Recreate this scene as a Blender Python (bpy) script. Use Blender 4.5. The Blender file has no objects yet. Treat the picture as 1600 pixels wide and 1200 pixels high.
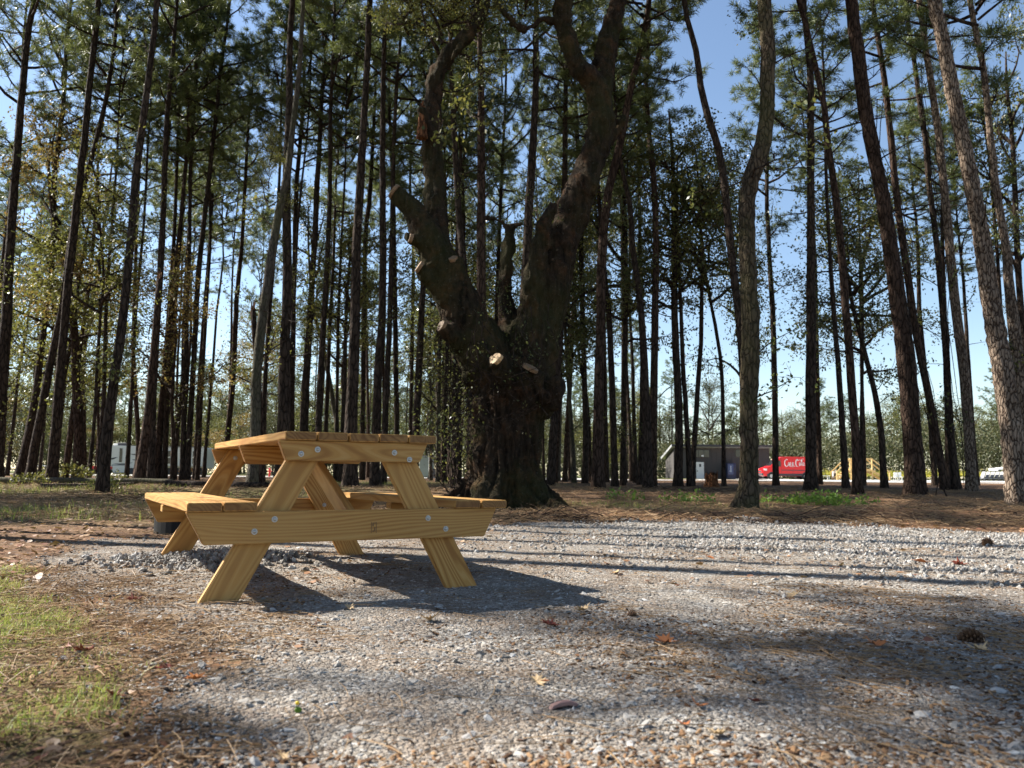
import bpy, bmesh, math, random
import numpy as np
from mathutils import Vector, Matrix, noise, Euler
R = math.radians
sc = bpy.context.scene
col = sc.collection
rng = np.random.default_rng(7)
random.seed(7)

# ------------------------------------------------------------------ camera, sky, sun, exposure
F, PIT, ROLL, CAMH = 1268.37, 0.111355, 0.008375, 0.5588
cr, sr, cp, sp = math.cos(ROLL), math.sin(ROLL), math.cos(PIT), math.sin(PIT)
cam = bpy.data.cameras.new('camera'); camo = bpy.data.objects.new('camera', cam); col.objects.link(camo)
right = Vector((cr, -sr*sp, sr*cp)); down = Vector((sr, cr*sp, -cr*cp)); back = Vector((0, -cp, -sp))
m = Matrix.Identity(4)
for i in range(3):
    m[i][0] = right[i]; m[i][1] = -down[i]; m[i][2] = back[i]
m.translation = (0, 0, CAMH)
camo.matrix_world = m
cam.sensor_width = 36; cam.lens = 36*F/1600; cam.clip_start = 0.05; cam.clip_end = 3000
cam.dof.use_dof = True; cam.dof.focus_distance = 5.2; cam.dof.aperture_fstop = 4.8
sc.camera = camo
SUN = Vector((-0.94*math.cos(R(40)), 0.342*math.cos(R(40)), math.sin(R(40)))).normalized()
w = bpy.data.worlds.new('World'); sc.world = w; w.use_nodes = True
nt = w.node_tree; bg = nt.nodes['Background']; sky = nt.nodes.new('ShaderNodeTexSky')
sky.sky_type = 'NISHITA'; sky.sun_disc = False; sky.sun_elevation = R(40)
sky.sun_rotation = math.atan2(SUN.x, SUN.y); sky.air_density = 1.0; sky.dust_density = 0.25; sky.ozone_density = 1.0
nt.links.new(sky.outputs[0], bg.inputs[0]); bg.inputs[1].default_value = 0.064
sl = bpy.data.lights.new('sun', 'SUN'); sl.energy = 5.0; sl.angle = R(0.53); sl.color = (1, 0.95, 0.86)
so = bpy.data.objects.new('sun', sl); col.objects.link(so); so.rotation_euler = (-SUN).to_track_quat('-Z', 'Y').to_euler()
sc.view_settings.view_transform = 'Standard'; sc.view_settings.look = 'None'; sc.view_settings.exposure = 1.68
sc.view_settings.gamma = 1; sc.view_settings.use_curve_mapping = False
sc.cycles.max_bounces = 6; sc.cycles.diffuse_bounces = 3; sc.cycles.transmission_bounces = 4; sc.cycles.use_denoising = True

# ------------------------------------------------------------------ helpers
def ray(px, py):
    x = px-800; y = py-600
    x, y = x*cr+y*sr, -x*sr+y*cr
    return Vector((x, F*cp+y*sp, F*sp-y*cp))/F
def atY(px, py, Y):
    d = ray(px, py); return d*(Y/d.y)+Vector((0, 0, CAMH))
def atz(px, py, z=0.0):
    d = ray(px, py); return d*((z-CAMH)/d.z)+Vector((0, 0, CAMH))
def ss(a, b, x):
    t = np.clip((x-a)/(b-a), 0, 1); return t*t*(3-2*t)
def vnoise(x, y, s, seed=0.0):
    """cheap smooth value noise on arrays"""
    x = np.asarray(x, float)*s+seed*17.3; y = np.asarray(y, float)*s+seed*7.7
    xi = np.floor(x); yi = np.floor(y); fx = x-xi; fy = y-yi
    fx = fx*fx*(3-2*fx); fy = fy*fy*(3-2*fy)
    def h(a, b):
        v = np.sin(a*127.1+b*311.7)*43758.5453; return v-np.floor(v)
    return (h(xi, yi)*(1-fx)+h(xi+1, yi)*fx)*(1-fy)+(h(xi, yi+1)*(1-fx)+h(xi+1, yi+1)*fx)*fy
def in_poly(x, y, poly):
    x = np.asarray(x); y = np.asarray(y); ins = np.zeros(x.shape, bool)
    for i in range(len(poly)):
        x1, y1 = poly[i]; x2, y2 = poly[i-1]
        c = ((y1 > y) != (y2 > y)) & (x < (x2-x1)*(y-y1)/((y2-y1) if y2 != y1 else 1e-9)+x1)
        ins ^= c
    return ins
PAD = []
for q in [(330, 1290), (305, 1130), (235, 1010), (172, 955), (120, 915), (60, 880), (90, 852), (200, 842), (330, 838), (560, 832), (700, 822),
          (850, 815), (1100, 817), (1300, 822), (1600, 838), (1800, 850)]:
    p = atz(*q); PAD.append((p.x, p.y))
PAD += [(14, 5.5), (14, -6), (-0.3, -6)]
def dist_poly(x, y, poly):
    d = np.full(np.shape(x), 1e9)
    for i in range(len(poly)):
        ax, ay = poly[i-1]; bx, by = poly[i]
        vx, vy = bx-ax, by-ay; t = np.clip(((x-ax)*vx+(y-ay)*vy)/(vx*vx+vy*vy+1e-12), 0, 1)
        d = np.minimum(d, np.hypot(x-ax-t*vx, y-ay-t*vy))
    return d
def pad_mask(x, y):
    x = np.asarray(x, float); y = np.asarray(y, float)
    x2 = x+0.5*(vnoise(x, y, 2.2, 1)-.5)+.2*(vnoise(x, y, 7, 5)-.5); y2 = y+0.5*(vnoise(x, y, 2.2, 2)-.5)+.2*(vnoise(x, y, 7, 6)-.5)
    s = np.where(in_poly(x2, y2, PAD), 1, -1)
    return s*dist_poly(x2, y2, PAD)
def ground_z(x, y):
    x = np.asarray(x, float); y = np.asarray(y, float)
    z = 0.25*ss(12, 30, y)
    z = z+0.05*ss(7, 12, y)*(vnoise(x, y, 0.35, 3)-.5)*2+0.02*(vnoise(x, y, 1.3, 4)-.5)*ss(3, 8, np.hypot(x, y))
    z = z+0.010*(vnoise(x, y, 5, 8)-.5)+0.006*(vnoise(x, y, 14, 9)-.5)
    z = z+0.07*np.exp(-((x+1.8)**2/0.25+(y-5.15)**2/0.10))                # gravel heap at the far left leg
    z = z+0.13*np.exp(-((y-(10.9-.12*x))/0.55)**2)*ss(-0.2, 1.2, x)*(0.6+0.8*vnoise(x, y, .8, 11))   # straw berm beyond the pad
    z = z+0.009*np.sin((y+0.34*x)*4.6+1.5*vnoise(x, y, .8, 13))*ss(6.0, 7.0, y)*(1-ss(9.3, 10, y))*ss(0.5, 3, x)     # loose gravel ridges
    z = z+0.22*np.exp(-((x+5.5)**2/30+(y-19)**2/3))*ss(12, 16, y)*0.5
    return z
def gz(x, y): return float(ground_z(np.array([x]), np.array([y]))[0])

def tag(o, label=None, cat=None, group=None, kind=None):
    if label: o['label'] = label
    if cat: o['category'] = cat
    if group: o['group'] = group
    if kind: o['kind'] = kind
    return o
def link(name, data, parent=None, loc=None):
    o = bpy.data.objects.new(name, data); col.objects.link(o)
    if parent is not None: o.parent = parent
    if loc is not None: o.location = loc
    return o
def thing(name, loc, label, cat, group=None, rz=0):
    o = link(name, None, loc=loc); o.rotation_euler = (0, 0, rz); o.empty_display_size = .2
    return tag(o, label, cat, group)
def mesh_np(name, verts, faces, mats, midx=None, smooth=False):
    """verts (n,3); faces (m,k) constant k or list"""
    me = bpy.data.meshes.new(name)
    verts = np.asarray(verts, np.float32)
    if isinstance(faces, list):
        me.from_pydata(verts.tolist(), [], faces)
    else:
        faces = np.asarray(faces, np.int32); k = faces.shape[1]
        me.vertices.add(len(verts)); me.vertices.foreach_set('co', verts.ravel())
        me.loops.add(faces.size); me.loops.foreach_set('vertex_index', faces.ravel())
        me.polygons.add(len(faces)); me.polygons.foreach_set('loop_start', np.arange(0, faces.size, k, dtype=np.int32))
        try: me.polygons.foreach_set('loop_total', np.full(len(faces), k, np.int32))
        except Exception: pass
    for mt in (mats if isinstance(mats, (list, tuple)) else [mats]): me.materials.append(mt)
    if midx is not None: me.polygons.foreach_set('material_index', np.asarray(midx, np.int32))
    if smooth: me.polygons.foreach_set('use_smooth', np.ones(len(me.polygons), bool))
    me.update(calc_edges=True); me.validate()
    return me
class MB:
    """collects primitives into one mesh"""
    def __init__(s): s.bm = bmesh.new()
    def box(s, cx, cy, cz, sx, sy, sz, rz=0, mat=0, rot=None):
        M = Matrix.Translation((cx, cy, cz))@(rot.to_4x4() if rot else Matrix.Rotation(rz, 4, 'Z'))@Matrix.Diagonal((sx, sy, sz, 1))
        r = bmesh.ops.create_cube(s.bm, size=1, matrix=M)
        for v in r['verts']:
            for f in v.link_faces: f.material_index = mat
        return s
    def bar(s, a, b, r=0.02, n=8, r2=None, mat=0):
        a = Vector(a); b = Vector(b); d = b-a
        M = Matrix.Translation((a+b)/2)@d.to_track_quat('Z', 'Y').to_matrix().to_4x4()
        q = bmesh.ops.create_cone(s.bm, cap_ends=True, segments=n, radius1=r, radius2=r if r2 is None else r2, depth=d.length, matrix=M)
        for v in q['verts']:
            for f in v.link_faces: f.material_index = mat
        return s
    def prism(s, poly, axis, a, b, mat=0):
        """poly in the two other axes, extruded along axis from a to b"""
        def P(u, v, t):
            return {'x': (t, u, v), 'y': (u, t, v), 'z': (u, v, t)}[axis]
        A = [s.bm.verts.new(P(u, v, a)) for u, v in poly]; B = [s.bm.verts.new(P(u, v, b)) for u, v in poly]
        fs = [s.bm.faces.new(A), s.bm.faces.new(B[::-1])]
        n = len(poly)
        for i in range(n): fs.append(s.bm.faces.new([A[i], B[i], B[(i+1) % n], A[(i+1) % n]]))
        for f in fs: f.material_index = mat
        return s
    def sphere(s, c, r, mat=0, sc_=(1, 1, 1), sub=2):
        M = Matrix.Translation(c)@Matrix.Diagonal((*sc_, 1))
        q = bmesh.ops.create_icosphere(s.bm, subdivisions=sub, radius=r, matrix=M)
        for v in q['verts']:
            for f in v.link_faces: f.material_index = mat; f.smooth = True
        return s
    def bevel(s, off=.003, seg=1):
        bmesh.ops.recalc_face_normals(s.bm, faces=s.bm.faces)
        bmesh.ops.bevel(s.bm, geom=s.bm.edges[:], offset=off, segments=seg, affect='EDGES', clamp_overlap=True); return s
    def build(s, name, mats, parent=None, loc=None, smooth=False):
        bmesh.ops.recalc_face_normals(s.bm, faces=s.bm.faces)
        me = bpy.data.meshes.new(name); s.bm.to_mesh(me); s.bm.free()
        for mt in (mats if isinstance(mats, (list, tuple)) else [mats]): me.materials.append(mt)
        if smooth:
            for p in me.polygons: p.use_smooth = True
        return link(name, me, parent, loc)

# ------------------------------------------------------------------ materials
class NT:
    def __init__(s, name):
        s.m = bpy.data.materials.new(name); s.m.use_nodes = True; s.t = s.m.node_tree; s.b = s.t.nodes['Principled BSDF']
        s.out = s.t.nodes['Material Output']
    def n(s, typ, **kw):
        nd = s.t.nodes.new('ShaderNode'+typ)
        for k, v in kw.items():
            if k == 'inp':
                for a, b in v.items():
                    if hasattr(b, 'is_output'): s.t.links.new(b, nd.inputs[a])
                    else: nd.inputs[a].default_value = b
            else: setattr(nd, k, v)
        return nd
    def l(s, a, b): s.t.links.new(a, b)
    def coord(s, kind='Object'): return s.n('TexCoord').outputs[kind]
    def mapping(s, vec, scale=(1, 1, 1), loc=None):
        mp = s.n('Mapping'); s.l(vec, mp.inputs[0]); mp.inputs['Scale'].default_value = scale
        if loc is not None:
            if hasattr(loc, 'is_output'): s.l(loc, mp.inputs['Location'])
            else: mp.inputs['Location'].default_value = loc
        return mp.outputs[0]
    def noise(s, vec, scale=5, detail=4, rough=.6, dist=0.0):
        nd = s.n('TexNoise', inp={'Vector': vec, 'Scale': scale, 'Detail': detail, 'Roughness': rough, 'Distortion': dist}); return nd.outputs['Fac']
    def ramp(s, fac, stops, interp='LINEAR'):
        nd = s.n('ValToRGB'); s.l(fac, nd.inputs[0]); e = nd.color_ramp; e.interpolation = interp
        while len(e.elements) < len(stops): e.elements.new(.5)
        for el, (p, c) in zip(e.elements, stops): el.position = p; el.color = (*c, 1) if len(c) == 3 else c
        return nd.outputs[0]
    def mix(s, fac, a, b, mode='MIX'):
        nd = s.n('Mix', data_type='RGBA', blend_type=mode)
        for i, v in ((0, fac), (6, a), (7, b)):
            if hasattr(v, 'is_output'): s.l(v, nd.inputs[i])
            else: nd.inputs[i].default_value = v if i == 0 else (*v, 1)
        return nd.outputs[2]
    def math(s, op, a, b=0.0, c=None):
        nd = s.n('Math', operation=op)
        for i, v in enumerate((a, b)):
            if hasattr(v, 'is_output'): s.l(v, nd.inputs[i])
            else: nd.inputs[i].default_value = v
        return nd.outputs[0]
    def bump(s, h, strength=.5, dist=.01):
        nd = s.n('Bump', inp={'Strength': strength, 'Distance': dist, 'Height': h}); s.l(nd.outputs[0], s.b.inputs['Normal']); return nd
    def fin(s, colr, rough=.8, spec=.3, metal=0):
        if hasattr(colr, 'is_output'): s.l(colr, s.b.inputs['Base Color'])
        else: s.b.inputs['Base Color'].default_value = (*colr, 1)
        if hasattr(rough, 'is_output'): s.l(rough, s.b.inputs['Roughness'])
        else: s.b.inputs['Roughness'].default_value = rough
        s.b.inputs['Specular IOR Level'].default_value = spec; s.b.inputs['Metallic'].default_value = metal
        return s.m
def plain(name, c, rough=.6, spec=.4, metal=0, var=.15):
    t = NT(name); o = t.coord(); n = t.noise(o, 6, 5, .7)
    return t.fin(t.mix(n, tuple(x*(1-var) for x in c), tuple(min(1, x*(1+var)) for x in c)), rough, spec, metal)

def wood_mat(name, ca, cb, cc, dark=0.0):
    t = NT(name); o = t.coord(); rnd = t.n('ObjectInfo').outputs['Random']
    off = t.n('CombineXYZ', inp={0: t.math('MULTIPLY', rnd, 13.0), 1: t.math('MULTIPLY', rnd, .23), 2: t.math('MULTIPLY', rnd, 0.31)}).outputs[0]
    v = t.mapping(o, (1, 1, 1), off)
    vs = t.mapping(v, (0.35, 3.2, 3.2))
    warp = t.n('TexNoise', inp={'Vector': vs, 'Scale': 1.6, 'Detail': 2, 'Roughness': .45})
    d = t.n('VectorMath', operation='SCALE', inp={0: warp.outputs['Color'], 'Scale': 1.1}).outputs[0]
    vv = t.n('VectorMath', operation='ADD', inp={0: vs, 1: d}).outputs[0]
    wv = t.n('TexWave', wave_type='RINGS', rings_direction='X', inp={'Vector': vv, 'Scale': 5.0, 'Distortion': 0.8, 'Detail': 2, 'Detail Scale': 1.2}).outputs['Fac']
    fine = t.noise(t.mapping(v, (2.5, 90, 90)), 3, 4, .7)
    big = t.noise(v, 2.2, 3, .5)
    c1 = t.ramp(wv, [(0.0, cb), (.45, ca), (.8, ca), (1.0, cc)])
    c1 = t.mix(t.math('MULTIPLY', fine, .42), c1, cb)
    c1 = t.mix(t.math('MULTIPLY', rnd, .35), c1, tuple(x*.62 for x in ca))
    c1 = t.mix(t.ramp(t.noise(v, 1.1, 4, .6), [(.5, (0, 0, 0)), (.68, (.35,)*3)]), c1, (ca[0]*.62, ca[1]*.72, ca[2]*.9))
    c1 = t.mix(t.math('MULTIPLY', t.math('SUBTRACT', big, .35), .9), c1, cc)
    kn = t.n('TexVoronoi', inp={'Vector': t.mapping(v, (1.7, 5.2, 5.2)), 'Scale': 1.0, 'Randomness': 1}).outputs['Distance']
    kf = t.ramp(kn, [(0, (1, 1, 1)), (.09, (.8, .8, .8)), (.15, (0, 0, 0))])
    c1 = t.mix(kf, c1, (.10, .045, .015))
    if dark: c1 = t.mix(t.ramp(t.noise(v, 9, 4, .6), [(.45, (0, 0, 0)), (.7, (dark,)*3)]), c1, (.12, .05, .015))
    t.bump(t.math('ADD', t.math('MULTIPLY', wv, .5), fine), .22, .002)
    return t.fin(c1, .62, .3)
M = {}
M['wood'] = wood_mat('pine_lumber', (.45, .24, .066), (.275, .12, .028), (.52, .31, .105))
M['wood_end'] = wood_mat('pine_lumber_dark', (.26, .13, .04), (.13, .055, .015), (.30, .165, .055), .8)
M['steel'] = plain('zinc_steel', (.42, .41, .39), .5, .5, .8, .35)
M['black_iron'] = plain('black_iron', (.008, .008, .008), .85, .2)

def bark_mat(name, a, b, c, vs=1.0, moss=0.0, bs=.8):
    t = NT(name); o = t.coord()
    vo = t.mapping(o, (7*vs, 7*vs, 2.0*vs))
    wn = t.n('TexNoise', inp={'Vector': vo, 'Scale': 1.5, 'Detail': 3})
    v2 = t.n('VectorMath', operation='ADD', inp={0: vo, 1: t.n('VectorMath', operation='SCALE', inp={0: wn.outputs['Color'], 'Scale': .8}).outputs[0]}).outputs[0]
    vor = t.n('TexVoronoi', feature='DISTANCE_TO_EDGE', inp={'Vector': v2, 'Scale': 1.6}).outputs['Distance']
    pl = t.ramp(vor, [(0, (0, 0, 0)), (.12, (.75,)*3), (.4, (1, 1, 1))])
    n1 = t.noise(t.mapping(o, (9, 9, 4)), 2, 6, .7); n2 = t.noise(o, .9, 3, .5)
    c1 = t.mix(pl, a, t.mix(n1, b, c)); c1 = t.mix(t.ramp(n2, [(.4, (0, 0, 0)), (.7, (.5,)*3)]), c1, a)
    if moss: c1 = t.mix(t.ramp(t.noise(o, 1.3, 5, .7), [(.42, (0, 0, 0)), (.62, (moss,)*3)]), c1, (.07, .08, .02))
    t.bump(t.math('ADD', pl, t.math('MULTIPLY', n1, .6)), bs, .04)
    return t.fin(c1, .95, .12)
def furrow_mat(name, a, b, c, moss):
    t = NT(name); o = t.coord()
    w1 = t.n('TexNoise', inp={'Vector': o, 'Scale': 1.2, 'Detail': 3}); v2 = t.n('VectorMath', operation='ADD', inp={0: t.mapping(o, (11, 11, 2.0)), 1: t.n('VectorMath', operation='SCALE', inp={0: w1.outputs['Color'], 'Scale': 3.0}).outputs[0]}).outputs[0]
    n0 = t.noise(v2, 1.0, 8, .68); n1 = t.noise(o, 14, 6, .75); n2 = t.noise(o, .8, 4, .6); n3 = t.noise(o, 3.5, 5, .7)
    rg = t.ramp(n0, [(.34, (0, 0, 0)), (.50, (.55,)*3), (.66, (1, 1, 1))])
    c1 = t.mix(rg, a, t.mix(n1, b, c)); c1 = t.mix(t.ramp(n3, [(.5, (0, 0, 0)), (.7, (.45,)*3)]), c1, (.16, .075, .035))
    c1 = t.mix(t.ramp(n2, [(.44, (0, 0, 0)), (.62, (moss,)*3)]), c1, (.055, .06, .018))
    c1 = t.mix(t.ramp(t.noise(o, 22, 3, .8), [(.62, (0, 0, 0)), (.7, (.35,)*3)]), c1, (.22, .21, .17))
    t.bump(t.math('ADD', t.math('MULTIPLY', n0, 2.4), t.math('MULTIPLY', n1, .5)), 1.0, .07)
    return t.fin(c1, .95, .1)
M['bark'] = bark_mat('pine_bark', (.013, .009, .007), (.045, .031, .023), (.095, .068, .052))
M['bark_red'] = bark_mat('pine_bark_reddish', (.014, .008, .006), (.058, .036, .026), (.11, .072, .052))
M['bark_grey'] = bark_mat('grey_bark', (.03, .025, .02), (.08, .066, .052), (.15, .125, .10), 1.4, .3, .4)
M['bark_plate'] = bark_mat('plated_pine_bark', (.035, .02, .014), (.20, .145, .10), (.38, .30, .235), 1.5, 0, 1.0)
M['bark_smooth'] = bark_mat('smooth_brown_bark', (.026, .019, .013), (.075, .055, .036), (.135, .10, .068), 1.5, .3, .8)
M['bark_oak'] = furrow_mat('old_oak_bark', (.007, .005, .004), (.034, .023, .015), (.078, .054, .034), .4)
M['cut'] = wood_mat('cut_wood', (.55, .36, .18), (.40, .22, .09), (.66, .46, .26))
M['cut_old'] = wood_mat('weathered_cut', (.24, .15, .08), (.13, .075, .04), (.32, .22, .13), .6)
M['rot'] = bark_mat('rotten_red_wood', (.05, .018, .008), (.20, .075, .03), (.32, .15, .07), 1.5, 0, 1)

def leaf_mat(name, cols, trans=.5, rough=.55):
    t = NT(name); rnd = t.n('ObjectInfo').outputs['Random']; o = t.coord()
    gi = t.n('NewGeometry').outputs['Random Per Island']
    f = t.math('FRACT', t.math('ADD', gi, t.math('MULTIPLY', rnd, .13)))
    c = t.ramp(f, [(i/(len(cols)-1), x) for i, x in enumerate(cols)])
    t.fin(c, rough, .35)
    tr = t.n('BsdfTranslucent'); t.l(t.mix(.35, c, (.20, .20, .04)), tr.inputs[0])
    mx = t.n('MixShader', inp={0: trans}); t.l(t.b.outputs[0], mx.inputs[1]); t.l(tr.outputs[0], mx.inputs[2]); t.l(mx.outputs[0], t.out.inputs[0])
    return t.m
M['needle'] = leaf_mat('pine_needles', [(.055, .085, .03), (.085, .12, .04), (.12, .15, .05), (.07, .10, .045), (.15, .17, .055)], .35, .45)
M['leaf'] = leaf_mat('green_leaves', [(.04, .058, .02), (.065, .085, .026), (.10, .115, .035), (.05, .068, .024), (.14, .135, .045), (.11, .085, .035)], .42, .36)
M['leaf_yellow'] = leaf_mat('yellow_green_leaves', [(.08, .09, .025), (.15, .145, .035), (.06, .075, .022), (.20, .165, .04), (.11, .12, .03)], .42)
M['leaf_rust'] = leaf_mat('autumn_leaves', [(.16, .10, .03), (.24, .13, .04), (.12, .11, .035), (.28, .19, .06), (.18, .07, .03)], .45)
M['leaf_far'] = leaf_mat('far_leaves', [(.04, .055, .026), (.07, .08, .036), (.105, .10, .05), (.055, .068, .034), (.13, .11, .062)], .22, .85)
M['weed'] = leaf_mat('bright_weeds', [(.12, .24, .03), (.20, .33, .05), (.09, .18, .03), (.22, .36, .06)], .45)
M['grass'] = leaf_mat('grass_blades', [(.15, .23, .035), (.24, .33, .055), (.32, .33, .09), (.40, .32, .15), (.12, .18, .03), (.34, .30, .13), (.27, .36, .06)], .4)
M['straw'] = leaf_mat('pine_straw', [(.30, .19, .095), (.48, .35, .19), (.20, .115, .06), (.38, .25, .125), (.24, .13, .07)], .1)
M['dead_leaf'] = leaf_mat('dead_leaves', [(.20, .095, .045), (.30, .16, .08), (.12, .06, .035), (.40, .26, .15), (.18, .07, .04), (.09, .05, .03)], .15)
M['orange_leaf'] = leaf_mat('orange_leaf', [(.45, .17, .05), (.50, .24, .09), (.36, .12, .04)], .2)
M['red_leaf'] = leaf_mat('red_leaf', [(.26, .05, .025), (.34, .08, .03), (.20, .05, .03)], .2)
M['tan_leaf'] = leaf_mat('tan_leaf', [(.50, .32, .16), (.42, .27, .14), (.56, .40, .22)], .2)

def stone_mat():
    t = NT('limestone_gravel'); rnd = t.n('ObjectInfo').outputs['Random']
    c = t.ramp(rnd, [(0, (.10, .085, .07)), (.22, (.20, .183, .16)), (.48, (.31, .288, .26)), (.72, (.43, .41, .38)), (.86, (.24, .165, .11)), (.93, (.40, .39, .38)), (1, (.66, .64, .60))])
    n = t.noise(t.coord(), 6, 4, .6); t.bump(n, .4, .2)
    return t.fin(t.mix(t.math('MULTIPLY', n, .5), c, (.25, .235, .22)), .85, .25)
M['stone'] = stone_mat()
def crumb_mat():
    t = NT('bark_crumbs'); rnd = t.n('ObjectInfo').outputs['Random']
    return t.fin(t.ramp(rnd, [(0, (.04, .022, .013)), (.3, (.11, .058, .03)), (.6, (.20, .115, .06)), (.85, (.30, .19, .10)), (1, (.07, .04, .03))]), .9, .15)
M['crumb'] = crumb_mat()

# ground sheet
def ground_mat():
    t = NT('forest_floor'); o = t.coord()
    at = t.n('Attribute', attribute_name='zones').outputs['Color']; sep = t.n('SeparateColor', inp={0: at})
    grass, litter, far = sep.outputs[0], sep.outputs[1], sep.outputs[2]
    n1 = t.noise(o, 1.2, 6, .65); n2 = t.noise(o, 14, 5, .7); n3 = t.noise(o, 55, 3, .7)
    v = t.n('TexVoronoi', inp={'Vector': o, 'Scale': 34}); vc = t.n('SeparateColor', inp={0: v.outputs['Color']}).outputs[0]
    lit = t.ramp(vc, [(0, (.035, .02, .013)), (.3, (.085, .046, .026)), (.55, (.15, .083, .045)), (.8, (.22, .13, .07)), (1, (.32, .22, .13))])
    lit = t.mix(t.ramp(n2, [(.38, (0, 0, 0)), (.62, (1, 1, 1))]), t.mix(.6, lit, (.07, .045, .03)), lit)
    lit = t.mix(t.ramp(n1, [(.4, (0, 0, 0)), (.65, (.7,)*3)]), lit, (.15, .082, .045))
    gr = t.ramp(n2, [(.3, (.04, .04, .015)), (.45, (.10, .10, .03)), (.6, (.20, .155, .08)), (.8, (.09, .07, .04))])
    gf = t.math('MULTIPLY', grass, t.ramp(t.noise(o, 2.6, 5, .7), [(.34, (.15,)*3), (.55, (1, 1, 1))]))
    c = t.mix(gf, lit, gr)
    c = t.mix(far, c, t.mix(n1, (.07, .09, .03), (.13, .13, .05)))
    t.bump(t.math('ADD', vc, n3), .7, .02)
    return t.fin(c, .95, .1)
M['ground'] = ground_mat()
def pad_mat():
    t = NT('packed_gravel'); o = t.coord()
    at = t.n('Attribute', attribute_name='zones').outputs['Color']; sep = t.n('SeparateColor', inp={0: at})
    edge, clean = sep.outputs[0], sep.outputs[1]
    v = t.n('TexVoronoi', inp={'Vector': o, 'Scale': 75}); vc = t.n('SeparateColor', inp={0: v.outputs['Color']}).outputs[0]
    v2 = t.n('TexVoronoi', inp={'Vector': o, 'Scale': 190}); vc2 = t.n('SeparateColor', inp={0: v2.outputs['Color']}).outputs[1]
    st = t.ramp(vc, [(0, (.088, .074, .06)), (.35, (.20, .178, .152)), (.7, (.32, .293, .26)), (1, (.48, .452, .415))])
    fi = t.ramp(vc2, [(0, (.095, .076, .058)), (.5, (.235, .204, .17)), (1, (.38, .345, .30))])
    n1 = t.noise(o, 2.0, 5, .65); n2 = t.noise(o, 9, 5, .7)
    c = t.mix(t.ramp(n2, [(.42, (0, 0, 0)), (.58, (1, 1, 1))]), fi, st)
    br = t.ramp(n1, [(.40, (0, 0, 0)), (.60, (.62,)*3)])
    br = t.math('MULTIPLY', br, t.math('SUBTRACT', 1.0, clean))
    c = t.mix(br, c, t.mix(vc, (.10, .062, .038), (.20, .135, .085)))
    c = t.mix(edge, c, t.mix(n2, (.08, .052, .033), (.18, .12, .075)))
    h = t.math('ADD', t.math('MULTIPLY', v.outputs['Distance'], -1.2), t.math('MULTIPLY', v2.outputs['Distance'], -.6))
    t.bump(h, .9, .012)
    return t.fin(c, .92, .15)
M['pad'] = pad_mat()

# ------------------------------------------------------------------ ground
def axis_vals(dense_a, dense_b, step, lo, hi, grow=1.16):
    a = list(np.arange(dense_a, dense_b, step)); s = step; x = a[-1]
    while x < hi: s *= grow; x += s; a.append(x)
    s = step; x = a[0]
    while x > lo: s *= grow; x -= s; a.insert(0, x)
    return np.array(a)
xs = axis_vals(-7.5, 9, .055, -700, 700); ys = axis_vals(0.8, 13, .05, -120, 900, 1.10)
X, Y = np.meshgrid(xs, ys); Z = ground_z(X, Y)
GRASS_SPOTS = []   # (cx, cy, rx, ry) sun-lit green strips
for (px, py, rx, ry) in [(60, 790, 4.0, 1.6), (250, 785, 3, 1.2), (330, 775, 2.5, 2.0), (1010, 790, 1.5, .9), (1100, 785, 1.2, .8), (960, 783, 1.0, 1.0), (60, 765, 5, 3), (640, 760, 5, 4), (420, 770, 3, 3)]:
    p = atz(px, py, .12); GRASS_SPOTS.append((p.x, p.y, rx, ry))
def grass_density(x, y):
    x = np.asarray(x, float); y = np.asarray(y, float); g = np.zeros_like(x)
    for cx, cy, rx, ry in GRASS_SPOTS: g = np.maximum(g, np.exp(-((x-cx)/rx)**2-((y-cy)/ry)**2))
    fg = ss(0.0, .35, -pad_mask(x, y))*ss(-.2, -1.0, x)*(1-ss(4.3, 5.0, y))
    return np.maximum(g, fg)
def grid_mesh(name, X, Y, Z, mat, keep=None, zones=None):
    ny, nx = X.shape; idx = np.arange(ny*nx).reshape(ny, nx)
    f = np.stack([idx[:-1, :-1], idx[:-1, 1:], idx[1:, 1:], idx[1:, :-1]], -1).reshape(-1, 4)
    v = np.stack([X, Y, Z], -1).reshape(-1, 3); zc = zones.reshape(-1, 4)
    if keep is not None:
        k = keep.reshape(-1); f = f[k[f].all(1)]
        used = np.unique(f); remap = -np.ones(len(v), int); remap[used] = np.arange(len(used)); f = remap[f]; v = v[used]; zc = zc[used]
    me = mesh_np(name, v, f, mat, smooth=True)
    ca = me.color_attributes.new('zones', 'FLOAT_COLOR', 'POINT'); ca.data.foreach_set('color', zc.astype(np.float32).ravel())
    return link(name, me)
g = grass_density(X, Y)
zn = np.stack([g, np.zeros_like(g), ss(75, 95, Y), np.ones_like(g)], -1)
pm = pad_mask(X, Y)
tag(grid_mesh('ground', X, Y, Z, M['ground'], None, zn), 'brown forest floor of pine straw, leaves and thin grass', kind='structure')
zp = np.stack([1-ss(0.0, .35, pm), ss(5.0, 8.5, Y-0.10*X+1.2*(vnoise(X, Y, .7, 21)-.5))*ss(-.3, 1.5, X), np.zeros_like(pm), np.ones_like(pm)], -1)
tag(grid_mesh('gravel_pad', X, Y, Z+0.002+0.006*ss(0, .3, pm), M['pad'], pm > 0, zp), 'grey gravel pad under and in front of the picnic table', kind='structure')

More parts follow.
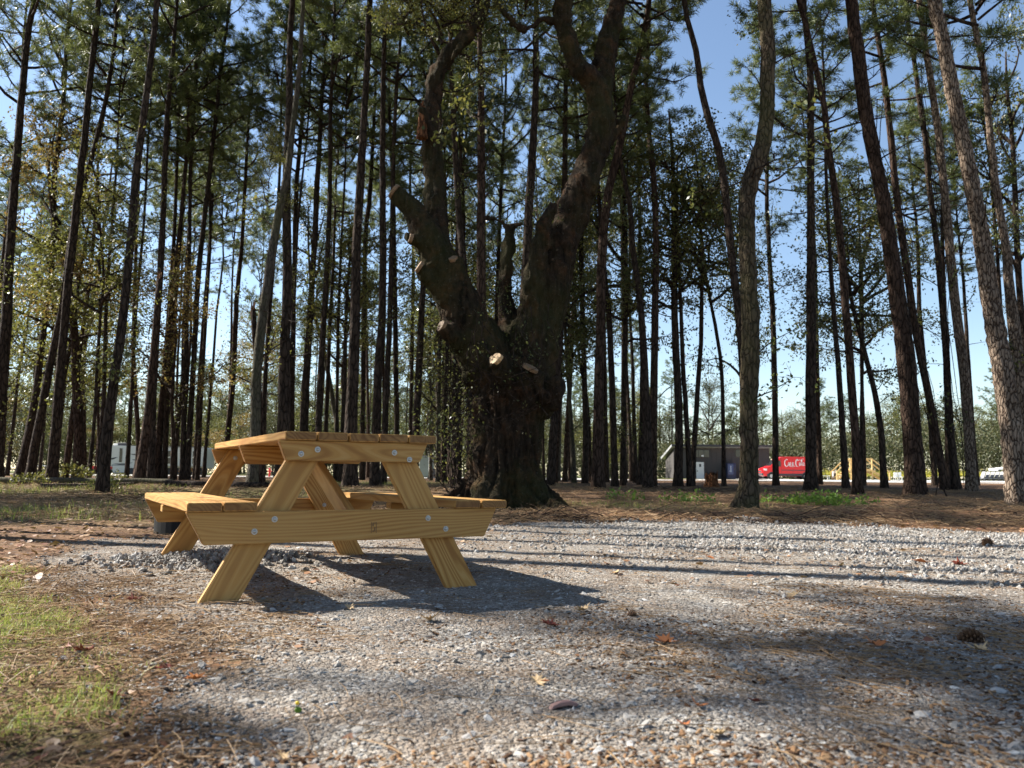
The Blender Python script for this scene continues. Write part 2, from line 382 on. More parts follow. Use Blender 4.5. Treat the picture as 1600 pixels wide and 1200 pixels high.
# far access road
def sheet(name, x0, x1, y0, y1, z, mat, label, wav=0.6, n=80):
    xx = np.linspace(x0, x1, n); a = y0+wav*(vnoise(xx, xx*0, .08, 31)-.5); b = y1+wav*(vnoise(xx, xx*0, .09, 33)-.5)
    Xs = np.stack([xx]*4); Ys = np.stack([a, a*.67+b*.33, a*.33+b*.67, b]); Zs = ground_z(Xs, Ys)+z
    return tag(grid_mesh(name, Xs, Ys, Zs, mat, None, np.ones(Xs.shape+(4,))), label, kind='structure')
M['road'] = plain('pale_gravel_road', (.40, .385, .36), .95, .1, var=.25)
M['concrete'] = plain('pale_concrete', (.62, .60, .56), .9, .2, var=.1)
sheet('road', -160, 160, 56, 74, .02, M['road'], 'pale gravel road crossing the clearing behind the trees', 3)
sheet('pavement', 26, 120, 80, 97, .03, M['concrete'], 'pale concrete apron beside the fence behind the right pines', 1)
# ------------------------------------------------------------------ picnic table
OX, OY, YAW = -0.680936, 3.764271, 0.507511
HT, HB, TH, BW, GAP, LEN = 0.7432, 0.4313, 0.038, 0.1397, 0.0065, 1.8582
table = thing('picnic_table', (OX, OY, 0), 'new yellow pine picnic table with attached benches on the grey gravel', 'picnic table', rz=YAW)
def board(name, centre, axis, L, W, T, normal, sl=(0, 0), mat='wood', end='wood_end', sl2=None, wobble=0):
    """plank: long axis 'axis', face normal 'normal'; sl = inset of the lower corners (left, right)"""
    b = MB()
    x0, x1, h = -L/2, L/2, W/2
    poly = [(x0, h), (x1, h), (x1-sl[1], -h), (x0+sl[0], -h)]
    A = [b.bm.verts.new((u, -T/2, v)) for u, v in poly]; B = [b.bm.verts.new((u, T/2, v)) for u, v in poly]
    b.bm.faces.new(A); b.bm.faces.new(B[::-1])
    for i in range(4): b.bm.faces.new([A[i], B[i], B[(i+1) % 4], A[(i+1) % 4]])
    b.bevel(.004, 2)
    for f in b.bm.faces:
        if abs(f.normal.x) > .8 and f.calc_area() > .001: f.material_index = 1
        f.smooth = False
    o = b.build(name, [M[mat], M[end]], table)
    ax = Vector(axis).normalized(); nz = Vector(normal).normalized(); up = ax.cross(nz)*1.0
    # local x=axis, local y=normal, local z=x cross y
    mt = Matrix((ax, nz, ax.cross(nz))).transposed().to_4x4(); mt.translation = centre
    o.matrix_local = mt
    return o
hw = (5*BW+4*GAP)/2
for k in range(5):
    u = -hw+BW/2+k*(BW+GAP)
    dz = [0, .0005, -.0008, .001, -.0005][k]
    board('tabletop_board', (u, LEN/2+[0, .002, -.003, .001, 0][k], HT-TH/2+dz), (0, 1, 0), LEN, BW, TH, (0, 0, 1))
for sgn in (-1, 1):
    for k in range(2):
        u = sgn*(0.755-BW/2-k*(BW+GAP)); board('bench_board', (u, LEN/2+[.0, .002][k], HB-TH/2+[0, .001][k]), (0, 1, 0), LEN, BW, TH, (0, 0, 1))
UC = -0.03
def cross(name, u0t, u1t, u0b, u1b, z0, z1, v, T=TH):
    # normal pointing towards +v flipped so that local z is up
    return board(name, ((u0t+u1t)/2, v, (z0+z1)/2), (1, 0, 0), u1t-u0t, z1-z0, T, (0, -1, 0) if False else (0, 1, 0), (u0b-u0t, u1t-u1b))
zt = HT-TH-.001; zs = HB-TH-.001
V0, V1 = .02+TH/2, LEN-.02-TH/2
for v in (V0, LEN/2, V1): cross('top_cross_beam', -.387, .327, -.351, .287, zt-.0905, zt, v)
for v in (V0, V1): cross('seat_cross_beam', -.757, .707, -.681, .642, zs-.1385, zs, v)
for sgn in (-1, 1): board('bench_cleat', (sgn*.615, LEN/2, zs-.019), (1, 0, 0), .28, TH, .085, (0, 1, 0), end='wood')
LV = (.02+TH+.001+TH/2, LEN-(.02+TH+.001+TH/2))
def leg(p_top, p_bot, v, sgn):
    """leg as a slanted parallelogram, feet cut level with the ground"""
    (t0, t1), ztop = p_top; (b0, b1), zb = p_bot
    b = MB(); poly = [(t0, ztop), (t1, ztop), (b1, zb), (b0, zb)]
    cxm = (t0+t1+b0+b1)/4; czm = (ztop+zb)/2
    ax = Vector(((t0+t1)/2-(b0+b1)/2, 0, ztop-zb)).normalized(); nz = Vector((0, 1, 0)); zz = ax.cross(nz)
    mt = Matrix((ax, nz, zz)).transposed().to_4x4(); mt.translation = (cxm, v, czm); inv = mt.inverted()
    A = []; B = []
    for u, z in poly:
        q = inv@Vector((u, v, z)); A.append(b.bm.verts.new((q.x, -TH/2, q.z))); B.append(b.bm.verts.new((q.x, TH/2, q.z)))
    b.bm.faces.new(A); b.bm.faces.new(B[::-1])
    for i in range(4): b.bm.faces.new([A[i], B[i], B[(i+1) % 4], A[(i+1) % 4]])
    b.bevel(.004, 2)
    o = b.build('leg', [M['wood']], table); o.matrix_local = mt
for v in LV:
    zb = -0.03
    def lx(x0, z0, x1, z1, z): return x0+(x1-x0)*(z-z0)/(z1-z0)
    zt2 = zt-.002
    leg(((lx(-.69, 0, -.342, .613, zt2), lx(-.526, 0, -.195, .613, zt2)), zt2), ((lx(-.69, 0, -.342, .613, zb), lx(-.526, 0, -.195, .613, zb)), zb), v, -1)
    leg(((lx(.463, 0, .121, .611, zt2), lx(.630, 0, .290, .611, zt2)), zt2), ((lx(.463, 0, .121, .611, zb), lx(.630, 0, .290, .611, zb)), zb), v, 1)
for s_, vs, ve in ((1, LV[0]-.03, LEN/2-.03), (-1, LV[1]+.03, LEN/2+.03)):
    a = Vector((-.005, vs, .30)); c_ = Vector((-.005, ve, zt-.05)); d = (c_-a)
    o = board('diagonal_brace', (a+c_)/2, d, d.length, .089, TH, (1, 0, 0))
def bolt(u, v, z, sgn):
    b = MB(); b.bar((0, 0, 0), (0, sgn*.002, 0), .0135, 14).sphere((0, sgn*.002, 0), .0085, 0, (1, .65, 1))
    b.build('bolt', M['steel'], table, (u, v, z))
for vf, sg in ((.0195, -1), (LEN-.0195, 1)):
    for u, z in ((-.391, .357), (-.475, .306), (.335, .349), (.429, .296), (-.286, .644), (-.212, .665), (.156, .658), (.233, .627)): bolt(u, vf, z, sg)
for vf, sg in ((LV[0]+TH/2+.0005, 1), (LV[1]-TH/2-.0005, -1)):
    for u, z in ((-.391, .357), (.335, .349), (-.25, .65), (.2, .65)): bolt(u, vf, z, sg)
b = MB()
for i, (dx, dz, wx, wz) in enumerate([(-.012, 0, .003, .05), (.012, 0, .003, .05), (-.004, .014, .006, .018), (.004, -.008, .005, .02), (-.003, -.017, .005, .008), (.005, .02, .004, .01)]):
    b.box(dx, 0, dz, wx, .0006, wz)
b.build('grade_stamp', plain('stamp_ink', (.16, .09, .04), .8), table, (.064, .0192, .311))

# ------------------------------------------------------------------ tubes and trees
def catmull(P, n_per):
    P = [Vector(p) for p in P]; out = []
    Q = [P[0]*2-P[1]]+P+[P[-1]*2-P[-2]]
    for i in range(1, len(Q)-2):
        p0, p1, p2, p3 = Q[i-1:i+3]
        n = max(1, int(round((p2-p1).length/n_per)))
        for k in range(n):
            t = k/n
            out.append((i-1+t, .5*((2*p1)+(-p0+p2)*t+(2*p0-5*p1+4*p2-p3)*t*t+(-p0+3*p1-3*p2+p3)*t**3)))
    out.append((len(P)-1, P[-1].copy())); return out
def tube_arrays(pts, rad, sides=10, seed=0, rough=.06, cap=True):
    """returns verts, quad faces"""
    P = np.array([tuple(p) for p in pts]); n = len(P)
    T = np.gradient(P, axis=0); T /= np.linalg.norm(T, axis=1, keepdims=True)+1e-9
    ref = np.array([0, 1, 0.0]) if abs(T[:, 1]).mean() < .8 else np.array([1.0, 0, 0])
    A = np.cross(T, ref); A /= np.linalg.norm(A, axis=1, keepdims=True)+1e-9
    B = np.cross(A, T)
    r_ = np.random.default_rng(seed)
    th = np.linspace(0, 2*np.pi, sides, endpoint=False)
    rr = np.asarray(rad)[:, None]*(1+rough*r_.standard_normal((n, sides))*.6+rough*np.sin(3*th+r_.random()*6)[None]*1.0)
    V = P[:, None]+A[:, None]*(np.cos(th)[None, :, None]*rr[..., None])+B[:, None]*(np.sin(th)[None, :, None]*rr[..., None])
    V = V.reshape(-1, 3); i = np.arange(n-1)[:, None]*sides; j = np.arange(sides)[None]
    j2 = (j+1) % sides
    Fq = np.stack([i+j, i+j2, i+sides+j2, i+sides+j], -1).reshape(-1, 4)
    if cap:
        V = np.vstack([V, P[-1:]+T[-1:]*rad[-1]*.1]); c = len(V)-1; base = (n-1)*sides
        Fq = np.vstack([Fq, np.stack([np.full(sides, c), base+np.arange(sides), base+(np.arange(sides)+1) % sides, np.full(sides, c)], -1)])
    return V, Fq
class Acc:
    def __init__(s): s.v = []; s.f = []; s.m = []; s.n = 0
    def add(s, V, Fq, m=0):
        s.v.append(V); s.f.append(np.asarray(Fq)+s.n); s.m.append(np.full(len(Fq), m)); s.n += len(V)
    def tube(s, pts, rad, sides=6, m=0, seed=0, rough=.05, cap=False):
        s.add(*tube_arrays(pts, rad, sides, seed, rough, cap), m)
    def mesh(s, name, mats, smooth=True):
        V = np.vstack(s.v); Fq = np.vstack(s.f); mi = np.concatenate(s.m)
        # degenerate last index (c,a,b,c) quads -> from list with tris
        deg = Fq[:, 0] == Fq[:, 3]
        if deg.any() or (Fq[:, 2] == Fq[:, 3]).any():
            tri = deg | (Fq[:, 2] == Fq[:, 3])
            faces = [tuple(q[:3]) if t else tuple(q) for q, t in zip(Fq.tolist(), tri.tolist())]
            return mesh_np(name, V, faces, mats, mi, smooth)
        return mesh_np(name, V, Fq, mats, mi, smooth)

def leaves_quads(C, size, r_, flat=0.0, aspect=.55):
    """diamond leaves at centres C (n,3)"""
    n = len(C); d = r_.standard_normal((n, 3)); d[:, 2] -= .3; d /= np.linalg.norm(d, axis=1, keepdims=True)
    e = r_.standard_normal((n, 3)); e[:, 2] *= (1-flat); e -= (e*d).sum(1, keepdims=True)*d; e /= np.linalg.norm(e, axis=1, keepdims=True)
    s = size*r_.uniform(.7, 1.3, (n, 1))
    V = np.stack([C-d*s*.5, C+e*s*aspect*.5+d*s*.05, C+d*s*.5, C-e*s*aspect*.5+d*s*.05], 1).reshape(-1, 3)
    return V, np.arange(n*4).reshape(-1, 4)
def needles_quads(C, D, r_, k=22, length=.26, width=.022):
    n = len(C); base = np.repeat(C, k, 0); D = np.repeat(D, k, 0)
    d = r_.standard_normal((n*k, 3)); d /= np.linalg.norm(d, axis=1, keepdims=True); d = d+D*.75; d[:, 2] += .12; d /= np.linalg.norm(d, axis=1, keepdims=True)
    e = np.cross(d, r_.standard_normal((n*k, 3))); e /= np.linalg.norm(e, axis=1, keepdims=True)
    L = length*r_.uniform(.7, 1.15, (n*k, 1)); st = base+r_.standard_normal((n*k, 3))*.04
    V = np.stack([st-e*width*.35, st+e*width*.35, st+d*L*.6+e*width*.5, st+d*L-e*width*.2], 1).reshape(-1, 3)
    return V, np.arange(n*k*4).reshape(-1, 4)

def pine_crown(seed, H=8.5, Rd=2.7, nl=24, dens=1.0):
    r_ = np.random.default_rng(seed); a = Acc(); TC = []; TD = []
    zs_ = np.sort(r_.uniform(0, 1, nl)**.9)
    for i, q in enumerate(zs_):
        z = q*H; az = i*2.4+r_.uniform(-.5, .5); prof = (.55+.45*math.sin(math.pi*min(1, q*1.15+.12)))*(1-.55*q**2.5)
        L = Rd*prof*r_.uniform(.6, 1.15); el = r_.uniform(.0, .5)+.5*q
        if q < .12: L *= r_.uniform(.4, 1)
        p0 = Vector((0, 0, z)); pts = [p0]; d = Vector((math.cos(az)*math.cos(el), math.sin(az)*math.cos(el), math.sin(el)))
        p = p0.copy(); n = 6
        for s in range(n):
            d = (d+Vector(r_.standard_normal(3))*.13+Vector((0, 0, .05))).normalized(); p = p+d*(L/n); pts.append(p.copy())
        a.tube(pts, np.linspace(.045*L/Rd+.012, .006, len(pts)), 5, 1, seed+i)
        for s in range(2, n+1):
            for kk in range(int(1+s*.5)):
                sd = (d+Vector(r_.standard_normal(3))*.75).normalized(); ll = r_.uniform(.15, .75)
                e = pts[s]+sd*ll
                a.tube([pts[s], pts[s]+sd*ll*.5+Vector((0, 0, .02)), e], [.012, .008, .005], 3, 1, 1)
                for _ in range(int(2*dens+.5)):
                    TC.append(tuple(e-sd*r_.uniform(0, .35)*ll)); TD.append(tuple(sd))
    a.add(*needles_quads(np.array(TC), np.array(TD), r_, 17), 0)
    return a.mesh('pine_crown', [M['needle'], M['bark']])
def hard_crown(seed, H=6, Rd=2.4, nl=15, per=54, size=.105, low=.0, clump=.38, bark='bark'):
    r_ = np.random.default_rng(seed); a = Acc(); LC = []
    for i in range(nl):
        q = (i+r_.uniform(0, 1))/nl; z = q*H*.8; az = i*2.4+r_.uniform(-.6, .6)
        L = Rd*(.65+.5*math.sin(math.pi*min(1, q+.15)))*r_.uniform(.55, 1.15); el = r_.uniform(.25, .9)
        d = Vector((math.cos(az)*math.cos(el), math.sin(az)*math.cos(el), math.sin(el))); p = Vector((0, 0, z)); pts = [p.copy()]
        for s in range(6):
            d = (d+Vector(r_.standard_normal(3))*.2).normalized(); p = p+d*L/6; pts.append(p.copy())
        a.tube(pts, np.linspace(.05*L/Rd+.01, .006, 7), 5, 1, seed+i)
        for s in range(2, 7):
            for kk in range(2):
                sd = (d+Vector(r_.standard_normal(3))*.9).normalized(); ll = r_.uniform(.3, .95); e = pts[s]+sd*ll
                a.tube([pts[s], pts[s]+sd*ll*.5+Vector(r_.standard_normal(3))*.05, e], [.013, .009, .004], 3, 1, 1)
                nn = int(per*r_.uniform(.15, 1.3)); t_ = r_.uniform(.2, 1.15, (nn, 1))
                c = np.array(tuple(pts[s]))*(1-t_)+np.array(tuple(e))*t_+r_.standard_normal((nn, 3))*clump*np.array([.6, .6, .4])
                LC.append(c)
    a.add(*leaves_quads(np.vstack(LC), size, r_), 0)
    return a.mesh('leafy_crown', [M['leaf'], M[bark]])
def sprig(seed, L=1.1, n=70, size=.09):
    r_ = np.random.default_rng(seed); a = Acc(); d = Vector((1, 0, .25)).normalized(); p = Vector(); pts = [p.copy()]; LC = []
    for s in range(7):
        d = (d+Vector(r_.standard_normal(3))*.22-Vector((0, 0, .03))).normalized(); p = p+d*L/7; pts.append(p.copy())
        if s > 0:
            for _ in range(2):
                e = p+Vector(r_.standard_normal(3))*.2; a.tube([p, (p+e)/2, e], [.005, .004, .002], 3, 1, 1)
                LC.append(np.array(tuple(e))+r_.standard_normal((n//10, 3))*.09)
    a.tube(pts, np.linspace(.016, .004, 8), 4, 1, seed)
    a.add(*leaves_quads(np.vstack(LC), size, r_), 0); return a.mesh('leafy_branch', [M['leaf'], M['bark']])
def dead_branch(seed, L=1.2):
    r_ = np.random.default_rng(seed); a = Acc(); d = Vector((1, 0, .15)).normalized(); p = Vector(); pts = [p.copy()]
    for s in range(6):
        d = (d+Vector(r_.standard_normal(3))*.2).normalized(); p = p+d*L/6; pts.append(p.copy())
        if s > 1 and r_.random() < .6:
            e = p+(d+Vector(r_.standard_normal(3))*.7).normalized()*.35*L*r_.random(); a.tube([p, (p+e)/2+Vector(r_.standard_normal(3))*.03, e], [.008, .006, .003], 3, 0, 1)
    a.tube(pts, np.linspace(.02, .005, 7), 4, 0, seed); return a.mesh('dead_branch', [M['bark']])
PINE = [pine_crown(s, H=8.5+((s*37) % 5)*.5, Rd=2.5+((s*13) % 4)*.2) for s in range(1, 8)]
HARD = [hard_crown(s, H=5.5+(s % 3), Rd=2.1+(s % 2)*.5) for s in range(11, 16)]
SPRIG = [sprig(s) for s in range(30, 35)]
DEADB = [dead_branch(s) for s in range(40, 45)]

def inst(name, me, parent, loc, rz=0, sc_=1.0, mat=None, rot=None):
    o = bpy.data.objects.new(name, me); col.objects.link(o); o.parent = parent; o.location = loc
    o.rotation_euler = rot if rot is not None else (0, 0, rz); o.scale = (sc_,)*3 if not isinstance(sc_, tuple) else sc_
    if mat is not None:
        o.material_slots[0].link = 'OBJECT'; o.material_slots[0].material = M[mat]
    return o
def trunk_mesh(pts, rads, root, mat, sides=12, step=.5, seed=0, flare=1.0, rough=.05, relief=0.0):
    """pts are world points (base first); returns mesh in root space and sampled points"""
    cm = catmull(pts, step); t = np.array([c[0] for c in cm]); P = np.array([tuple(c[1]) for c in cm])
    r = np.interp(t, np.arange(len(rads)), rads)
    hgt = P[:, 2]-P[0, 2]; r = r*(1+.35*flare*np.exp(-np.maximum(hgt, 0)/.22))
    r_ = np.random.default_rng(seed); P[1:, 0] += r_.standard_normal(len(P)-1)*.006; P[1:, 1] += r_.standard_normal(len(P)-1)*.006
    V, Fq = tube_arrays(P-np.array(root), r, sides, seed, rough)
    if relief:
        C = np.repeat(P-np.array(root), sides, 0); k = len(C); D = V[:k]-C; ln = np.linalg.norm(D, axis=1, keepdims=True); D /= ln
        ang = np.arctan2(D[:, 1], D[:, 0]); hz = V[:k, 2]
        rel = vnoise(ang*3.5, hz*3.2, 1.6, seed)+.6*vnoise(ang*9, hz*9, 1.5, seed+1)
        V[:k] += D*(relief*(rel[:, None]-.8))
    a = Acc(); a.add(V, Fq); return a.mesh('trunk', [M[mat]]), P, r

def make_tree(name, label, cat, wpts, rads, mat='bark', kind='pine', H=None, crown_z=None, crown_scale=1.0, leafmat=None, group=None, sides=12,
              seed=0, sprigs=0, deadb=0, lean_keep=.6, relief=0, step=.6, ncrown=1, roots=0, nocrown=False):
    wpts = [Vector(p) for p in wpts]; base = wpts[0].copy(); rs = random.Random(seed)
    bz = gz(base.x, base.y); base.z = bz
    wpts[0] = Vector((base.x, base.y, bz-.12)); rads = list(rads)
    if not nocrown and H:
        d = (wpts[-1]-wpts[-2]).normalized(); z0 = wpts[-1].z
        n = max(2, int((H-z0)/2.5)); r0 = rads[-1]
        for k in range(n):
            d = (d*lean_keep+Vector((rs.uniform(-.12, .12), rs.uniform(-.12, .12), 1))*(1-lean_keep)).normalized()
            wpts.append(wpts[-1]+d*((H-z0)/n)); rads.append(max(.025, r0*(1-(k+1)/n)+.02))
    root = thing(name, base, label, cat, group)
    me, P, r = trunk_mesh(wpts, rads, base, mat, sides, step, seed, relief=relief)
    link('trunk', me, root)
    def axis_at(z):
        i = int(np.argmin(np.abs(P[:, 2]-z))); return Vector(P[i])-base, r[i]
    if not nocrown:
        if crown_z is None: crown_z = H*.62
        src = PINE if kind == 'pine' else HARD; me = src[seed % len(src)]
        hh = (H-crown_z); base_h = 9.0 if kind == 'pine' else 6.2
        szz = hh/base_h*1.05; c, _ = axis_at(crown_z); top, _ = axis_at(H-.3)
        ax = (top-c).normalized(); q = Vector((0, 0, 1)).rotation_difference(ax)
        sxy = crown_scale*(1.0 if kind == 'pine' else 1.05)
        e = (q.to_matrix()@Matrix.Rotation(rs.uniform(0, 6.28), 3, 'Z')).to_euler()
        if kind != 'pine' and leafmat is None: leafmat = rs.choice(['leaf', 'leaf', 'leaf_yellow', 'leaf'])
        inst('crown', me, root, c, sc_=(sxy, sxy, szz), rot=e, mat=leafmat)
    for k in range(sprigs+deadb):
        dead = k >= sprigs
        z = base.z+rs.uniform(1.6, min(crown_z if crown_z else 9, 11)) if not dead else base.z+rs.uniform(3, 12)
        c, rr = axis_at(z); az = rs.uniform(0, 6.28)
        inst('branch', rs.choice(DEADB if dead else SPRIG), root, c, sc_=rs.uniform(.6, 1.3), rot=(0, rs.uniform(-.5, .1), az),
             mat=None if dead else rs.choice(['leaf', 'leaf', 'leaf_yellow']))
    return root

ZT = np.linspace(1, 200, 2000); ZG = 0.25*ss(12, 30, ZT)
def dist_from_base(px, py):
    """depth at which the ground lies on this pixel"""
    r0 = ray(px, py); zz = CAMH+r0.z/r0.y*ZT-ZG
    i = np.argmax(zz < 0) if (zz < 0).any() else len(ZT)-1
    return float(ZT[i])
# (label, mat, kind, distance or None, [(px,py,w)...], H, crown_z, sprigs, dead, options)
T = []
def tr(label, pts, D=None, mat='bark', kind='pine', H=22, cz=None, sp=0, db=2, **k): T.append((label, pts, D, mat, kind, H, cz, sp, db, k))
tr('dark pine trunk cut by the left picture edge', [(-6, 748, 20), (5, 560, 18), (10, 500, 16), (15, 400, 13), (30, 200, 11), (45, 40, 9), (55, 0, 8)], 24, sp=4)
tr('slender wavy pine trunk, first one right of the edge pine', [(28, 748, 14), (52, 640, 11), (70, 500, 9), (82, 400, 8), (84, 330, 7), (87, 260, 7), (100, 150, 6), (104, 60, 5)], 30, H=20, sp=3)
tr('dark pine trunk leaning right, just left of the small white table', [(45, 748, 15), (58, 680, 13), (72, 607, 12), (83, 547, 11), (97, 480, 10), (110, 380, 9), (128, 300, 8), (150, 220, 7), (172, 120, 6), (183, 20, 5)], 27, H=20)
tr('dark pine trunk leaning right in front of the small white table', [(81, 749, 17), (88, 663, 14), (95, 580, 13), (101, 513, 12), (108, 430, 12), (121, 313, 11), (131, 229, 10), (142, 117, 9), (154, 0, 8)], 25, H=22)
tr('brown hardwood trunk with forked top left of the camper', [(122, 746, 17), (123, 663, 14), (119, 597, 13), (117, 530, 12), (111, 470, 10), (97, 390, 8), (82, 330, 6)], 30, 'bark_red', 'hard', H=13, cz=6.0, sp=3, leafmat='leaf_rust')
tr('thin brown trunk leaning right from behind the forked hardwood', [(132, 744, 8), (130, 560, 8), (143, 497, 7), (153, 423, 6), (160, 370, 5)], 40, 'bark_red', 'hard', H=17, cz=9, sp=1)
tr('thin wavy sapling trunk at the front corner of the camper', [(138, 751, 7), (147, 663, 5), (150, 613, 5), (153, 547, 5), (158, 480, 4), (162, 430, 4), (158, 380, 3)], 28, 'bark', 'hard', H=11, cz=6, sp=2)
tr('leaning pine wrapped in ivy at its foot, standing before the camper front', [(160, 774, 18), (166, 700, 17), (177, 613, 15), (187, 540, 14), (195, 480, 13), (202, 400, 12), (215, 250, 11), (227, 167, 10), (237, 83, 9), (246, 0, 8)], None, H=22, sp=7)
tr('snapped pine with splintered orange break, leaning right beside the camper', [(216, 758, 17), (230, 663, 13), (238, 580, 12), (245, 497, 10), (249, 436, 8)], None, 'bark_red', 'pine', sp=2, nocrown=True)
tr('dark straight pine close behind the snapped trunk', [(236, 755, 12), (240, 600, 11), (247, 480, 10), (254, 375, 9), (260, 208, 8), (270, 90, 6)], 27, H=20, sp=4)
tr('thin dark pine over the middle of the camper', [(257, 752, 9), (260, 647, 8), (265, 580, 8), (270, 513, 8), (277, 430, 7), (287, 292, 6), (300, 187, 6), (308, 120, 5)], 32, H=19, cz=13, sp=3)
tr('reddish slim trunk crossing the camper front half', [(211, 748, 8), (216, 697, 7), (212, 613, 7), (208, 547, 6), (210, 480, 6), (212, 400, 5)], 36, 'bark_red', H=17, cz=10)
tr('slim trunk curving right over the camper side windows', [(272, 749, 7), (278, 663, 6), (285, 600, 6), (288, 480, 5), (296, 350, 5)], 36, H=17, cz=11)
tr('dark slim pine between the camper side windows', [(284, 754, 9), (287, 680, 8), (290, 580, 8), (292, 480, 7), (296, 380, 6)], 31, H=19, cz=12, sp=2)
tr('slim pine leaning right at the rear window of the camper', [(292, 751, 10), (297, 663, 9), (303, 560, 8), (310, 430, 8), (325, 292, 7), (337, 187, 6), (344, 120, 5), (352, 60, 5)], 31, H=21, cz=13, sp=2)
tr('thin pine at the rear end of the camper', [(305, 748, 8), (312, 600, 7), (320, 480, 6), (328, 380, 5)], 38, H=18, cz=11)
tr('thin brown pine rising left of the table top', [(352, 748, 10), (355, 688, 9), (363, 613, 8), (367, 533, 8), (371, 453, 7), (378, 380, 6), (385, 250, 5)], 34, 'bark_red', H=18, cz=12, sp=2)
tr('pale grey leaning trunk crossing the pines above the table top', [(394, 768, 18), (399, 683, 17), (400, 600, 16), (407, 520, 15), (417, 450, 14), (430, 360, 13), (450, 267, 11), (457, 200, 9), (467, 117, 8), (473, 20, 6)], None, 'bark_grey', H=17, cz=13, sp=3)
tr('snapped brown snag close against the pale leaning trunk', [(407, 768, 14), (405, 650, 12), (401, 560, 10), (395, 485, 8)], None, 'bark_red', nocrown=True, sp=1)
tr('thick dark straight pine above the left end of the table top', [(438, 766, 22), (443, 667, 20), (445, 560, 17), (449, 453, 14), (448, 300, 13), (452, 167, 11), (454, 50, 9)], None, H=23, cz=13.5, sp=3)
tr('slim dark pine behind the thick straight pine', [(455, 748, 8), (457, 600, 8), (460, 400, 7), (463, 300, 7), (470, 210, 6), (474, 150, 5)], 36, H=20, cz=13)
tr('dark pine with needle crown starting high, over the table middle left', [(474, 752, 12), (479, 587, 11), (484, 507, 10), (488, 427, 9), (492, 370, 9), (496, 283, 8), (500, 217, 7), (503, 150, 6)], 30, H=19, cz=12, db=4)
tr('curved grey hardwood with forks between two dark pines', [(528, 750, 8), (527, 672, 8), (513, 587, 7), (503, 533, 6), (491, 490, 5)], 42, 'bark_grey', 'hard', H=15, cz=8, sp=2)
tr('stout dark pine over the middle of the table top', [(547, 764, 24), (549, 672, 21), (552, 587, 18), (555, 507, 16), (557, 397, 14), (563, 283, 13), (568, 200, 11), (574, 100, 10), (578, 0, 9)], None, H=24, cz=14, db=5)
tr('thin pine just right of the stout dark pine', [(566, 752, 8), (570, 397, 7), (577, 317, 7), (582, 233, 6), (585, 180, 5)], 34, H=20, cz=13)
tr('dark pine left of its close twin above the right table end', [(586, 759, 16), (590, 587, 13), (596, 507, 12), (598, 397, 11), (598, 233, 9), (600, 67, 7)], None, H=23, cz=14, sp=4)
tr('slimmer right twin of the close pair above the right table end', [(598, 760, 11), (605, 587, 9), (610, 480, 8), (613, 350, 7), (615, 250, 6)], 27, H=19, cz=12, sp=4)
tr('slim pine between the table top and the oak, nearer the table', [(619, 748, 9), (620, 673, 8), (618, 540, 8), (616, 400, 7), (614, 300, 6)], 33, H=19, cz=12, sp=3)
tr('thin pine left of the sawn oak limbs', [(640, 748, 6), (644, 540, 6), (646, 400, 5), (641, 280, 4), (643, 150, 4)], 42, H=21, cz=14)
tr('dark leaning pine crossing behind the lowest oak stub', [(647, 752, 12), (655, 575, 11), (661, 452, 9), (668, 370, 8)], 30, H=19, cz=12, sp=3)
tr('thin trunk in the vines left of the oak, outer one', [(684, 750, 7), (686, 575, 6), (690, 480, 5), (694, 380, 4)], 34, 'bark_grey', 'hard', H=13, cz=7, sp=3)
tr('thin trunk in the vines left of the oak, middle one', [(694, 750, 7), (698, 575, 6), (700, 450, 5)], 30, H=16, cz=10, sp=3)
tr('thin trunk in the vines close against the oak', [(708, 752, 8), (712, 560, 7), (714, 430, 6)], 27, H=16, cz=10, sp=3)
tr('straight pine seen in the oak fork, left one', [(738, 762, 14), (730, 520, 13), (724, 416, 12), (717, 332, 10), (710, 210, 9), (705, 105, 7)], 24, H=19, cz=11.5, sp=2)
tr('straight grey pine in the middle of the oak fork', [(752, 764, 17), (752, 600, 15), (752, 416, 14), (752, 245, 12), (752, 140, 10), (750, 80, 8)], 22, 'bark_red', H=19, cz=12.5, sp=1)
tr('straight dark pine seen in the oak fork, right one', [(808, 764, 17), (815, 560, 15), (822, 416, 14), (829, 280, 13), (835, 192, 11), (838, 87, 9)], 23, H=19, cz=11.5, sp=1)
tr('dark trunk just right of the oak base', [(860, 760, 13), (866, 660, 12), (875, 520, 11), (880, 420, 10), (882, 297, 9), (884, 150, 7)], 26, H=19, cz=11)
tr('thin trunk right of the oak, with forked twin stem', [(872, 747, 7), (875, 640, 6), (877, 560, 5), (880, 450, 5)], 44, 'bark_grey', 'hard', H=14, cz=8)
tr('thin leaning trunk right of the oak base over the pale road', [(882, 754, 8), (887, 660, 8), (893, 540, 7), (897, 460, 6), (902, 380, 5)], 36, 'bark_red', 'hard', H=15, cz=8, sp=1)
tr('slim straight pine left of the big leaning pine', [(914, 756, 10), (915, 660, 9), (910, 485, 8), (908, 380, 8), (905, 300, 7)], 31, H=18, cz=10, sp=3)
tr('very thin trunk touching the big leaning pine', [(923, 757, 6), (919, 640, 5), (905, 560, 4), (900, 500, 4)], 33, kind='hard', H=10, cz=5)
tr('big dark pine leaning right behind the right oak limb', [(934, 763, 20), (934, 660, 16), (938, 520, 15), (940, 400, 14), (950, 300, 13), (967, 233, 12), (979, 170, 11), (990, 117, 10), (1001, 80, 9), (1014, 0, 8)], None, 'bark_red', H=19, cz=13, sp=1, db=4)
tr('slim trunk just right of the big leaning pine', [(948, 755, 8), (945, 625, 8), (943, 520, 7), (940, 450, 6)], 34, H=17, cz=11)
